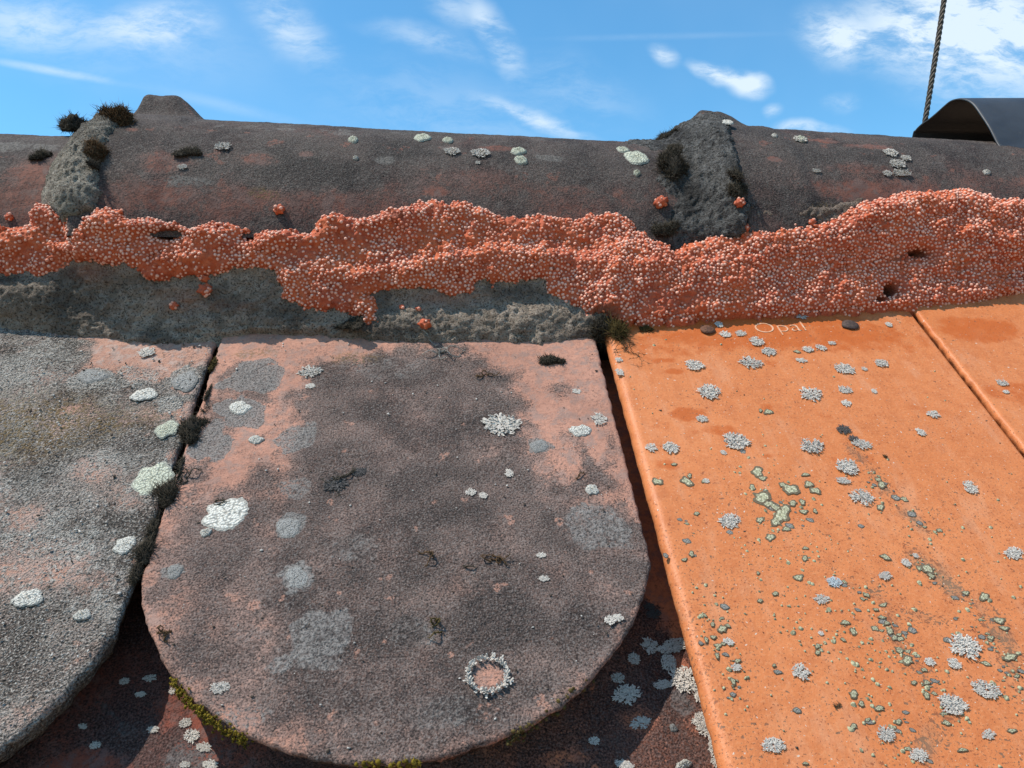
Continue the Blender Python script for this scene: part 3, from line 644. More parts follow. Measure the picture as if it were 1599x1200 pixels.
def dots(parent, n, h, dens, mat, seed, rlo=.00035, rhi=.0011):   # the uncountable small spots: one mesh
    r = np.random.default_rng(seed); parts = []; rim = []; cnt = 0; tries = 0
    while cnt < n and tries < n*60:
        tries += 1
        px, py = r.uniform(960, 1599), r.uniform(500, 1200); x, s = pl(px, py, h)
        if not (.0515 < x < .2075): continue
        if r.random() > dens(px, py): continue
        R = rlo+(rhi-rlo)*r.random()**3; na = 7; th = np.linspace(0, 2*np.pi, na, endpoint=False)+r.uniform(0, 1)
        o1 = 1+.2*r.normal(size=na)
        V = [(x, s, h+.0003+R*.16)]+[(x+math.cos(t)*R*.6*k, s+math.sin(t)*R*.6*k, h+.0003+R*.12) for t, k in zip(th, o1)]+[(x+math.cos(t)*R*k, s+math.sin(t)*R*k, h-.0002) for t, k in zip(th, o1)]
        T = [[0, 1+i, 1+(i+1) % na] for i in range(na)]; Q = [[1+i, 1+na+i, 1+na+(i+1) % na, 1+(i+1) % na] for i in range(na)]
        parts.append((np.array(V), [np.array(Q), np.array(T)])); k0 = .25 if r.random() < .55 else .75
        rim += [k0*.3]*(1+na)+[.5+.3*k0]*na; cnt += 1
    V, F = merge(parts); V = V-np.array(parent.location)
    return tag(obj('lichen_spots', mesh('lichen_spots', V, F, mat, dict(rim=np.array(rim))), parent), kind='stuff')
def band_crusts():
    r = np.random.default_rng(88)
    for a, b_, w, n in (((1375, 950), (1480, 1110), 22, 34), ((1500, 930), (1590, 1080), 26, 34), ((1365, 745), (1450, 830), 14, 14), ((1180, 760), (1250, 840), 26, 16), ((1105, 945), (1150, 1075), 18, 16), ((1425, 870), (1470, 915), 12, 8), ((1395, 1120), (1450, 1190), 22, 12), ((1060, 800), (1085, 880), 12, 5), ((1290, 905), (1345, 930), 9, 6)):
        for k in range(n):
            t_ = r.random(); q = 2.2+5.5*r.random()**2.2; key = 'green' if r.random() < .6 else 'greyc'
            put_flat(tC, CR[key][int(r.integers(3))], a[0]+(b_[0]-a[0])*t_+r.normal(0, w*.55), a[1]+(b_[1]-a[1])*t_+r.normal(0, w*.5), q*r.uniform(.9, 1.4), q*.8, HC, .0007, lift=.0001)
band_crusts()
bands = [((1370, 745), (1450, 830), 22), ((1375, 950), (1480, 1110), 34), ((1500, 930), (1590, 1080), 34), ((1180, 750), (1270, 860), 40), ((1100, 940), (1150, 1080), 28), ((1290, 900), (1345, 930), 18), ((1320, 960), (1400, 1180), 40), ((1180, 850), (1270, 1010), 30), ((1430, 870), (1470, 910), 16)]
def dens(px, py):
    v = .10 if py > 680 else .04
    for a, b_, w in bands:
        v = max(v, math.exp(-(float(lined(np.array([px*1.0]), np.array([py*1.0]), [a, b_])[0])/w)**2))
    return v
dots(tC, 460, HC, dens, M_dots, 5)

def grit(parent, n, xr_, sr_, h, mat, seed, keep, rlo=.00014, rhi=.00042, name='grit'):
    r = np.random.default_rng(seed); x = r.uniform(*xr_, n); s_ = r.uniform(*sr_, n); ok = keep(x, s_) > r.random(n); x, s_ = x[ok], s_[ok]; n = len(x)
    R_ = rlo+(rhi-rlo)*r.random(n)**3; C_ = np.stack([x, s_, h+R_*.2], -1)-np.array(parent.location)
    V, F = balls(C_, R_, ICO1, .30, seed); V[:, 2] = (h-parent.location.z)+(V[:, 2]-(h-parent.location.z))*.6; return tag(obj(name, mesh(name, V, F, mat), parent), kind='stuff')
M_gritl = simple('pale_lichen_crumbs', (.34, .32, .29), .95, .1, 0, 900, (.50, .47, .43)); M_gritd = simple('dark_grit', (.045, .036, .03), .95, .1, 0, 900, (.12, .09, .07))
def inB(x, s_): return ((np.abs(x+.0465) < .087) & ((s_ > -.10) | (np.hypot(x+.0465, s_+.073) < .0915)))*1.0
def inA(x, s_): return ((x > -.317) & (x < -.1405) & ((s_ > -.115) | (np.hypot(x+.2284, s_+.092) < .0915)))*1.0
grit(tB, 1100, (-.135, .042), (-.165, .04), .0004, M_gritd, 1, lambda x, s_: inB(x, s_)*np.clip(.35+1.2*fbm(x, s_, 45, 3, 5), .05, 1))
grit(tB, 900, (-.135, .042), (-.165, .04), .0004, M_gritl, 2, lambda x, s_: inB(x, s_)*np.clip(.10+1.6*fbm(x, s_, 38, 3, 6)+.5*np.exp(-((x-.015)/.03)**2-((s_+.03)/.05)**2), .02, 1), .00014, .00048)
grit(tA, 2200, (-.26, -.14), (-.17, .05), .0004, M_gritd, 3, lambda x, s_: inA(x, s_)*np.clip(.4+1.2*fbm(x, s_, 45, 3, 7), .05, 1), .00016, .00050)
grit(tA, 2200, (-.26, -.14), (-.17, .05), .0004, M_gritl, 4, lambda x, s_: inA(x, s_)*np.clip(.4+1.2*fbm(x, s_, 45, 3, 8), .05, 1), .00016, .00055)
grit(tC, 420, (.052, .205), (-.20, .045), HC+.0001, M_gritd, 5, lambda x, s_: np.clip(.3+1.2*fbm(x, s_, 40, 3, 9), .05, 1), .00012, .00038)
# nail heads, and the maker's lettering pressed into the top of the orange tile
def nail_mesh(mat, seed):
    r = np.random.default_rng(seed); V, F = ICO2; V = V.copy()
    V *= (1+.06*r.normal(size=(len(V), 1))); V[:, 2] *= .42; V[:, 2] += .1
    return mesh('nail_head', V, F, mat)
for par, px, py, rx, ry, mt, sd in ((tC, 1105, 517, 12, 7, M_nail, 1), (tC, 1327, 509, 13.5, 7.5, M_naild, 2), (tD, 1576, 495, 12, 6.5, M_naild, 3)):
    put_flat(par, nail_mesh(mt, sd), px, py, rx, ry, HC, .0028, spin=False, name='nail_head')
fc = bpy.data.curves.new('lettering', 'FONT'); fc.body = 'Opal'; fc.size = 1.0; fc.extrude = .012; fc.offset = -.02; fc.space_character = 1.02
fo = bpy.data.objects.new('tmp', fc); col.objects.link(fo)
lm = bpy.data.meshes.new_from_object(fo.evaluated_get(bpy.context.evaluated_depsgraph_get())); bpy.data.objects.remove(fo)
lv = np.array([v.co[:] for v in lm.vertices]); w0, w1 = lv[:, 0].min(), lv[:, 0].max(); capH = .70
c0 = pl(1184, 521, HC); c1 = pl(1260, 517, HC); sx = (c1[0]-c0[0])/(w1-w0); sy = .0082/capH
lm.materials.clear(); lm.materials.append(M_letter); lm.name = 'lettering'
lo = obj('lettering', lm, tC, (c0[0]-w0*sx-tC.location.x, c0[1]-tC.location.y, HC+.0001-tC.location.z)); lo.scale = (sx, sy, .018)
lo.rotation_euler = (0, 0, math.atan2(c1[1]-c0[1], c1[0]-c0[0]))

# ------------------------------------------------------------------ ridge
RY, RZ = .127, .0630
X1 = atY(140, 260, .05)[0]; X2 = atY(1143, 270, .05)[0]; X3 = atY(1576, 236, .10)[0]; X3E = X3
R_BIG, R_END = .102, .0838
ridge = obj('roof_ridge', None, loc=(0, RY, RZ))
tag(ridge, 'row of dark sooty half round ridge tiles with raised knobs along the roof top', 'roof ridge')
R_BIG2, R_END2 = .0972, .0868
def ridge_R(x, xs, xe):
    a, b_ = (R_BIG2, R_END2) if xs == X2 else (R_BIG, R_END) if xs == X1 else (R_BIG, .0885)
    return a+(b_-a)*np.clip((x-xs)/(xe-xs), 0, 1)
def ridge_tile(xs, xe, seed, paint, knob=True, ov=.03, tp=.0):
    nx = int((xe+ov-xs)/.0011); na = 230; xx = np.concatenate([[xs, xs+.0003, xs+.0008], np.linspace(xs+.0015, xe+ov-.001, nx), [xe+ov-.0004, xe+ov]])
    aa = np.radians(np.linspace(7, 173, na)); X, A = np.meshgrid(xx, aa, indexing='ij')
    R = ridge_R(X, xs, xe+ov+tp)
    dE = np.minimum(X-xs, xe+ov-X); R = R-.0016*(1-np.clip(dE/.0016, 0, 1))**2
    arc = (A-np.pi/2)*.095
    if knob:
        u = X-xs; kx = (sstep(u, -.001, .004)*(1-sstep(u, .019, .042)) if xs != X2 else sstep(u, -.002, .008)*(1-sstep(u, .016, .044))); ka = 1-sstep(np.abs(arc), .007, .027)
        R = R+(.0125 if xs == X2 else .0155)*kx*ka*(1+.04*fbm(X, arc, 90, 2, seed+6))
        R = R+.0012*(1-sstep(u, .034, .042))
    R = R+.00045*fbm(X, arc, 25, 3, seed)+.00022*fbm(X, arc, 130, 3, seed+1)+.00016*fbm(X, arc, 420, 2, seed+2)
    V = np.stack([X, -R*np.cos(A), R*np.sin(A)], -1).reshape(-1, 3)
    Ri = R*0+ridge_R(X, xs, xe+ov+tp)-.013
    Vi = np.stack([X, -Ri*np.cos(A), Ri*np.sin(A)], -1)[:, ::6].reshape(-1, 3)
    n = len(xx); no = n*na; nai = len(range(0, na, 6))
    F = grid_faces(n, na); Fi = grid_faces(n, nai)[:, ::-1]+no
    ex = []
    for row, flip in ((0, 0), (n-1, 1)):
        for j in range(nai-1):
            o_ = [row*na+k for k in range(j*6, j*6+7)]; i_ = [no+row*nai+j+1, no+row*nai+j]
            f = o_+i_; ex.append(f if flip else f[::-1])
    at = {k: np.concatenate([v.ravel(), v[:, ::6].ravel()]) for k, v in paint(X, A, arc).items()}
    xc = (xs+xe)/2; Vall = np.concatenate([V, Vi]); Vall[:, 0] -= xc
    for e in (0, na-1): pass
    me = mesh('ridge_tile', Vall, [F, Fi], M_ridge, at, flat_extra=ex)
    return obj('ridge_tile', me, ridge, (xc, 0, 0))
def ridge_spot(X, A, px, py, rx, ry, sd=0, soft=.4):
    R = .093; P = np.stack([X, RY-R*np.cos(A), RZ+R*np.sin(A)], -1)
    c = hit_cyl(px, py, R); d = P-c; k = 3000.
    r = np.hypot(d[..., 0]*k/rx, np.linalg.norm(d[..., 1:], axis=-1)*k/ry)+.35*fbm(X, A*.09, 110, 3, sd+int(px))
    return 1-sstep(r, 1-soft, 1+soft)
def hit_cyl(px, py, R):
    r = ray(px, py); o = CAM-np.array([0, RY, RZ]); a = r[1]**2+r[2]**2; b = 2*(o[1]*r[1]+o[2]*r[2]); c = o[1]**2+o[2]**2-R*R
    D = b*b-4*a*c; t = (-b-math.sqrt(max(D, 0)))/(2*a); return CAM+r*t
def paint_ridge(seed, spots):
    def f(X, A, arc):
        Ad = np.degrees(A); dark = .66+.22*sstep(Ad, 20, 42)+.22*fbm(X, arc, 28, 4, seed)
        dark = np.where(Ad > 90, np.maximum(dark, .7), dark)
        grey = .10+.34*fbm(X, arc, 55, 4, seed+4)*sstep(Ad, 25, 45)
        oc = .0*X
        for (px, py, rx, ry, a, g) in spots:
            e = ridge_spot(X, A, px, py, rx, ry, seed); dark = dark-a*e; grey = grey+g*e
        return dict(dark=dark, grey=grey, ochre=oc+.5*ridge_spot(X, A, 415, 312, 22, 10)+.35*ridge_spot(X, A, 1290, 335, 40, 16))
    return f
r0 = ridge_tile(X1-.34, X1, 11, paint_ridge(21, [(40, 300, 60, 60, .3, -.2), (60, 250, 40, 40, .3, -.2), (20, 225, 60, 20, .0, .5)]))
r1 = ridge_tile(X1, X2, 12, paint_ridge(31, [(300, 200, 14, 7, .4, .5), (450, 215, 16, 8, .2, .5), (600, 255, 18, 9, -.1, .6), (860, 240, 20, 10, .1, .5), (900, 290, 24, 10, .25, -.2), (480, 250, 12, 7, .5, 0), (680, 300, 20, 8, .35, -.2), (290, 300, 40, 14, .0, .5), (780, 228, 30, 12, .5, -.3), (410, 260, 30, 14, .5, -.2), (215, 230, 12, 6, .6, 0), (265, 270, 40, 20, .35, .1), (740, 290, 90, 34, .16, -.3), (330, 325, 90, 26, .2, -.3), (520, 330, 90, 26, .2, -.3), (220, 320, 60, 26, .25, -.3), (620, 240, 50, 20, -.2, .1), (250, 180, 60, 20, .2, .2), (370, 210, 80, 30, .1, .3), (560, 215, 120, 20, .1, .25), (950, 320, 80, 30, .1, -.2), (480, 280, 120, 30, -.25, .0), (390, 205, 10, 5, .6, 0), (700, 232, 12, 8, .3, .4)]))
r2 = ridge_tile(X2, X3, 13, paint_ridge(41, [(1255, 222, 18, 8, .5, 0), (1360, 228, 40, 12, .55, -.2), (1290, 222, 20, 10, .5, 0), (1350, 265, 60, 16, .3, 0), (1400, 300, 90, 30, .3, -.2), (1330, 300, 60, 20, .3, -.1), (1240, 330, 60, 30, -.2, .1), (1205, 260, 10, 6, .7, 0), (1560, 280, 60, 30, .2, 0), (1120, 180, 34, 18, .5, .5)]), ov=.0)

# profile the mortar lies on: tile, then up the joint, then over the ridge tile
sm_px = [(-60, 503), (0, 505), (90, 518), (200, 527), (340, 526), (500, 525), (640, 533), (780, 531), (930, 525), (960, 511), (1040, 504), (1120, 499), (1250, 492), (1400, 484), (1500, 478), (1599, 462), (1680, 455)]
SMX = np.array([pl(a, b, 0 if a < 940 else HC) for a, b in sm_px]); SMX[:, 1] += np.interp(SMX[:, 0], [.03, .06], [.001, .001])
XL, XR = -.36, .45
def base_profile(nx, nw=(10, 80, 60)):
    xx = np.linspace(XL, XR, nx); sm = np.interp(xx, SMX[:, 0], SMX[:, 1]); hh = np.interp(xx, [.043, .050], [0, HC])
    a0, a1 = np.radians(15), np.radians(80)
    R = np.where(xx < X1, ridge_R(xx, X1-.34, X1+.03), np.where(xx < X2, ridge_R(xx, X1, X2+.03), ridge_R(xx, X2, X3E)))
    k = np.ones(15)/15; R = np.convolve(np.pad(R, 7, mode='edge'), k, 'valid')
    def rp(s, h): return np.stack([s*u_s[1]+h*u_n[1], s*u_s[2]+h*u_n[2]], -1)
    A, B = rp(sm-.008, hh), rp(sm, hh); C = np.stack([RY-R*math.cos(a0), RZ+R*math.sin(a0)], -1)
    segs = []
    for t in np.linspace(0, 1, nw[0], endpoint=False): segs.append(A+(B-A)*t)
    toe = np.interp(xx, [-.27, -.13, -.05, .035, .052], [.0035, .002, .006, .0085, .003]); Mi = B+np.stack([toe, 0*toe+.020], -1)   # the mortar spreads into a toe on the tiles
    for t in np.linspace(0, 1, nw[1], endpoint=False): segs.append(B+(Mi-B)*(t/.35) if t < .35 else Mi+(C-Mi)*((t-.35)/.65))
    for t in np.linspace(0, 1, nw[2]):
        a = a0+(a1-a0)*t; segs.append(np.stack([RY-R*math.cos(a), RZ+R*math.sin(a)], -1))
    G = np.stack(segs, 1)                              # nx, nw, 2
    for _ in range(12): G[:, 1:-1] = .25*G[:, :-2]+.5*G[:, 1:-1]+.25*G[:, 2:]
    T = np.gradient(G, axis=1); T /= np.linalg.norm(T, axis=-1, keepdims=True)
    N = np.stack([-T[..., 1], T[..., 0]], -1)
    P = np.concatenate([np.repeat(xx[:, None, None], G.shape[1], 1), G], -1); N3 = np.concatenate([np.zeros(G.shape[:2]+(1,)), N], -1)
    arc = np.concatenate([np.zeros((nx, 1)), np.cumsum(np.linalg.norm(np.diff(G, axis=1), axis=-1), 1)], 1)
    return P, N3, arc
def patch(P, N, arc, poly, T, edge, seed, ragged, rough, adds=(), holes=(), sink=.0015):
    px, py = proj(P); x = P[..., 0]
    sd = polysd(px, py, poly)+ragged*fbm(x, arc, 150, 4, seed)+ragged*.5*fbm(x, arc, 620, 2, seed+8)
    for (hx, hy, hrx, hry) in holes:
        rr = np.hypot((px-hx)/hrx, (py-hy)/hry)+.35*fbm(x, arc, 300, 3, seed+3)
        sd = np.minimum(sd, (rr-1)*min(hrx, hry))
    m = sd/3000.
    q = np.clip(m/edge, 0, 1); t = T*np.sqrt(np.maximum(1-(1-q)**2, 0))
    if isinstance(rough, tuple): t = t+q*(rough[0]*fbm(x, arc*1.4, 28, 3, seed+20)+rough[1]*fbm(x, arc, 120, 3, seed+21)+rough[2]*fbm(x, arc, 420, 3, seed+22))
    for pts, w, a in adds: t = t+q*(a if seed == 300 else .55*a if a > 0 else .4*a)*np.exp(-(lined(px, py, pts)/(w*1.15))**2)
    t = np.where(sd > -4, np.maximum(t, -.0005), -sink) - np.where(sd < 0, sink*np.clip(-sd/3, 0, 1), 0)
    return P+N*t[..., None], sd > -7, sd, px, py

P, N, ARC = base_profile(1010)
bed_poly = [(-600, 404), (-600, 500), (0, 507), (30, 516), (90, 520), (150, 525), (200, 531), (270, 537), (340, 528), (420, 519), (500, 524), (570, 531), (640, 535), (700, 535), (780, 532), (850, 534), (900, 531), (925, 528), (940, 505), (975, 480), (1000, 425), (800, 415), (600, 418), (200, 396)]
Vb, keep, sd, px, py = patch(P, N, ARC, bed_poly, .0026, .003, 300, 4, (.0012, .0010, .0007), adds=[([(20, 468), (70, 465)], 30, .007), ([(600, 505), (900, 508)], 18, .002)])
dk = sstep(fbm(P[..., 0], ARC, 40, 4, 305), .05, .45)*.6
for (cx, cy, rx, ry, a) in [(30, 470, 50, 35, .5), (110, 480, 70, 40, .75), (200, 440, 60, 30, .4), (440, 495, 60, 25, .5), (600, 520, 80, 18, .75), (560, 470, 40, 20, .3), (820, 515, 90, 12, .5), (930, 505, 22, 30, 1.0), (20, 440, 40, 14, .8)]:
    dk = mx(dk, a*np.exp(-np.hypot((px-cx)/rx, (py-cy)/ry)**2))
dk = dk*(1-.9*np.exp(-np.hypot((px-800)/130, (py-500)/26)**2))*(1-.6*np.exp(-np.hypot((px-300)/60, (py-490)/30)**2))
st = .0*dk
for (cx, cy, rx, ry, a) in [(145, 425, 40, 14, .5), (290, 470, 40, 20, .3), (690, 470, 70, 14, .3), (350, 480, 60, 8, .3)]: st = mx(st, a*np.exp(-np.hypot((px-cx)/rx, (py-cy)/ry)**2))
F = grid_faces(*P.shape[:2], keep.ravel())
Vc, Fc, at = compact(Vb.reshape(-1, 3), F, dict(black=dk.ravel(), stain=st.ravel()))
bed = obj('mortar_bed', mesh('mortar_bed', Vc, Fc, M_bed, at))
tag(bed, 'rough dark grey old cement mortar strip on the tops of the old tiles', 'mortar')

Vs, keep, sd, px, py = patch(P, N, ARC, [(1150, 322), (1220, 330), (1300, 322), (1345, 310), (1345, 385), (1150, 385)], .0022, .003, 330, 5, (.0010, .0010, .0008))
F = grid_faces(*P.shape[:2], keep.ravel()); Vc, Fc, at = compact(Vs.reshape(-1, 3), F, dict(black=.45+0*sd.ravel(), stain=.1+0*sd.ravel()))
tag(obj('mortar_smear', mesh('mortar_smear', Vc, Fc, M_bed, at)), 'thin dark cement smear along the lower rim of the right ridge tile', 'mortar')

or_poly = [(-600, 350), (-20, 350), (20, 355), (50, 352), (60, 322), (75, 325), (95, 320), (110, 335), (128, 350), (150, 330), (172, 325), (200, 338), (240, 343), (270, 350), (300, 358), (330, 352), (370, 352), (395, 365), (430, 358), (450, 360), (490, 363), (505, 338), (530, 334), (555, 344), (600, 334), (640, 324), (680, 317), (720, 321), (760, 332), (790, 342), (840, 340), (900, 345), (940, 338), (962, 334), (985, 352), (1000, 365), (1020, 378), (1050, 396), (1075, 382), (1120, 371), (1160, 360), (1200, 361), (1260, 354), (1300, 345), (1330, 325), (1350, 319), (1390, 309), (1440, 303), (1500, 300), (1530, 308), (1560, 316), (1599, 315), (2300, 320),
           (2300, 445), (1599, 462), (1560, 470), (1530, 478), (1480, 483), (1420, 487), (1385, 485), (1370, 490), (1320, 492), (1250, 494), (1180, 498), (1120, 500), (1080, 505), (1040, 509), (1000, 512), (975, 508), (945, 497), (914, 493), (880, 482), (855, 462), (848, 441), (820, 443), (781, 447), (767, 455), (758, 441), (732, 458), (704, 468), (680, 455), (624, 454), (584, 464), (590, 486), (592, 508), (575, 511), (566, 496), (522, 489), (500, 491), (465, 478), (442, 472), (437, 434), (432, 424), (385, 421), (315, 431), (266, 435), (245, 442), (228, 431), (200, 417), (150, 410), (115, 417), (91, 431), (70, 442), (0, 431), (-600, 431)]
P2, N2, ARC2 = base_profile(1330, (12, 105, 80))
crest = [([(-60, 362), (60, 340), (160, 342), (260, 358), (400, 370), (490, 370)], 11, .007), ([(-60, 400), (60, 375), (150, 350), (260, 365), (400, 385)], 14, .004), ([(437, 434), (560, 432), (640, 424), (720, 412), (800, 402), (900, 412), (960, 430)], 12, .0045), ([(505, 345), (600, 342), (680, 325), (800, 345), (960, 342)], 9, .003), ([(100, 395), (170, 385), (240, 410), (400, 405)], 10, .003),
         ([(460, 390), (560, 378), (640, 385)], 16, -.004), ([(690, 385), (820, 380), (900, 385)], 12, -.002), ([(1180, 365), (1300, 352), (1400, 328), (1500, 320), (1700, 330)], 16, .0035), ([(1180, 400), (1260, 395)], 14, .003), ([(1450, 370), (1599, 380)], 20, .004), ([(1340, 420), (1420, 400)], 12, -.003), ([(960, 425), (1060, 430), (1140, 440)], 14, .0025), ([(440, 470), (560, 490), (584, 505)], 7, .002), ([(1390, 440), (1599, 430)], 16, -.002)]
holes = [(268, 369, 16, 6), (390, 372, 9, 5), (1428, 398, 12, 6), (1385, 456, 9, 9), (1372, 470, 6, 4)]
Vo, keep, sd, px, py = patch(P2, N2, ARC2, or_poly, .0062, .007, 400, 5.5, (.0018, .0017, .0011), crest, holes, sink=.003)
thick = (np.einsum('ijk,ijk->ij', Vo-P2, N2))
darken = .0*sd
for (cx, cy, rx, ry, a) in [(268, 369, 26, 10, .9), (1428, 400, 18, 10, .8), (1400, 408, 16, 7, .6), (1385, 456, 14, 13, .9), (620, 345, 24, 6, .5), (945, 492, 26, 14, .8), (920, 470, 12, 6, .5), (1200, 477, 4, 4, .9)]: darken = mx(darken, a*np.exp(-np.hypot((px-cx)/rx, (py-cy)/ry)**2))  # dark brown in and around the holes and at a few other spots
F = grid_faces(*P2.shape[:2], keep.ravel())
Vc, Fc, at = compact(Vo.reshape(-1, 3), F, dict(darken=darken.ravel(), sd=sd.ravel()))
sdv = at.pop('sd'); paste_me = mesh('repair_mortar', Vc, Fc, M_paste, at)
paste = obj('repair_mortar', paste_me)
tag(paste, 'crumbly orange red mortar full of pale beads smeared under the ridge tiles', 'mortar')

def scatter(V, F, n, mind, accept, seed):
    r = np.random.default_rng(seed); A, B, C, D_ = (V[F[:, k]] for k in range(4))
    nrm = np.cross(C-A, D_-B); ar = np.linalg.norm(nrm, axis=1)+1e-12; nrm = nrm/ar[:, None]
    if nrm[:, 1].mean() > 0: nrm = -nrm
    cum = np.cumsum(ar)/ar.sum(); out, on, grid = [], [], {}
    idx = np.searchsorted(cum, r.random(n)); U, Vv = r.random(n), r.random(n)
    PT = (A[idx]*(1-U)[:, None]+B[idx]*U[:, None])*(1-Vv)[:, None]+(D_[idx]*(1-U)[:, None]+C[idx]*U[:, None])*Vv[:, None]
    acc = accept(PT, idx); keepm = r.random(n) < acc; PT, NN = PT[keepm], nrm[idx][keepm]
    for p, q in zip(PT, NN):
        key = tuple((p/mind).astype(int)); ok = True
        for i in (-1, 0, 1):
            for j in (-1, 0, 1):
                for k in (-1, 0, 1):
                    for o_ in grid.get((key[0]+i, key[1]+j, key[2]+k), ()):
                        if (o_[0]-p[0])**2+(o_[1]-p[1])**2+(o_[2]-p[2])**2 < mind*mind: ok = False; break
                    if not ok: break
                if not ok: break
            if not ok: break
        if ok: grid.setdefault(key, []).append(p); out.append(p); on.append(q)
    return np.array(out), np.array(on)
fsd = sdv[Fc].mean(1); fdarken = at['darken'][Fc].mean(1)
def acc_bead(PT, idx):
    sparse = .60+1.1*fbm(PT[:, 0], PT[:, 2], 45, 2, 501)
    a, b_ = proj(PT)
    for (cx, cy, rx, ry) in [(560, 388, 80, 22), (520, 465, 70, 16), (1050, 470, 90, 26), (330, 412, 60, 12)]: sparse = sparse-.35*np.exp(-np.hypot((a-cx)/rx, (b_-cy)/ry)**2)
    sparse = sparse+.5*sstep(a, 1150, 1300)
    return np.clip(sparse, .10, 1)*(fsd[idx] > 1)*(fdarken[idx] < .4)
BP, BN = scatter(Vc, Fc, 108000, .00150, acc_bead, 9)
rb = np.random.default_rng(3); nb = len(BP)
br = .00062+.00042*rb.random(nb)**1.3; BP2 = BP+BN*(br*rb.uniform(-.50, .25, nb))[:, None]
bV, bF = balls(BP2, br, ICO2)
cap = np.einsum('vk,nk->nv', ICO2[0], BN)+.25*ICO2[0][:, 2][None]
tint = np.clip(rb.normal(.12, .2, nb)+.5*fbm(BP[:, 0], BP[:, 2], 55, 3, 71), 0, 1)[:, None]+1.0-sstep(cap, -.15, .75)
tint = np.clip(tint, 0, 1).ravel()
beads = obj('beads', mesh('beads', bV, bF, M_bead, dict(tint=tint)), paste); tag(beads, kind='stuff')
def acc_cr(PT, idx):
    a, b_ = proj(PT); v = .10+.9*np.exp(-(fsd[idx]/10)**2)
    for pts, w, am in crest:
        if am > 0: v = mx(v, .75*np.exp(-(lined(a, b_, pts)/(w*.9))**2))
    return v*(fsd[idx] > 0)*(.4+.9*fbm(PT[:, 0], PT[:, 2], 60, 2, 61))
CP, CN = scatter(Vc, Fc, 12000, .0011, acc_cr, 19)
cr = .0004+.0006*rb.random(len(CP))**2; cV, cF = balls(CP+CN*(cr*.3)[:, None], cr, ICO1, .22, 4)
crumbs = obj('mortar_grains', mesh('mortar_grains', cV, cF, M_paste, dict(darken=np.repeat(np.where(rb.random(len(CP)) < .05, .6, 0), len(ICO1[0])))), paste); tag(crumbs, kind='stuff')

# cement collars where one ridge tile laps the next
def collar(name, xj, x0, x1_, poly, mat, seed, label, T=.0048, blacks=()):
    xx = np.linspace(x0, x1_, int((x1_-x0)/.0008)); aa = np.radians(np.linspace(2, 150, 260)); X, A = np.meshgrid(xx, aa, indexing='ij')
    Rb = R_END+((R_BIG2 if xj == X2 else R_BIG)-R_END)*sstep(X, xj-.028, xj+.003)+.0006
    arc = A*.09; S_, C_ = np.sin(A), np.cos(A)
    P = np.stack([X, RY-Rb*C_, RZ+Rb*S_], -1); N = np.stack([0*X, -C_, S_], -1)
    V, keep, sd, px, py = patch(P, N, arc, poly, T, .009, seed, 6, (.0016, .0016, .0010))
    bl = .2*sstep(fbm(X, arc, 60, 3, seed+7), .1, .5)
    for (cx, cy, rx, ry, a) in blacks: bl = mx(bl, a*np.exp(-np.hypot((px-cx)/rx, (py-cy)/ry)**2))
    Fq = grid_faces(*X.shape, keep.ravel()); Vc_, Fc_, at_ = compact(V.reshape(-1, 3), Fq, dict(black=bl.ravel(), stain=0*bl.ravel()))
    o = obj(name, mesh(name, Vc_, Fc_, mat, at_)); return tag(o, label, 'mortar')
collar('mortar_collar', X2, X2-.075, X2+.02, [(960, 240), (1000, 205), (1040, 185), (1075, 150), (1120, 150), (1138, 200), (1150, 245), (1160, 290), (1170, 325), (1167, 365), (1110, 380), (1060, 402), (1005, 380), (1042, 345), (1048, 318), (1018, 288), (1022, 262), (1034, 248), (1000, 242)], M_collar2, 600,
       'grey gritty cement band over the ridge tile joint near the right hand knob', blacks=[(1075, 310, 24, 26, .9), (1050, 275, 22, 22, .7), (1150, 300, 16, 24, .6), (1145, 272, 16, 12, .6), (1035, 345, 26, 16, .7), (1060, 225, 26, 12, .6)])
collar('mortar_collar', X1, X1-.055, X1+.03, [(62, 330), (68, 292), (78, 255), (103, 212), (130, 180), (165, 160), (195, 185), (180, 205), (162, 225), (152, 262), (154, 300), (152, 332), (110, 340)], M_collar, 700,
       'pale sandy cement band over the ridge tile joint at the left', blacks=[(150, 240, 16, 12, .7), (125, 215, 45, 34, .5), (170, 185, 40, 20, .6)])

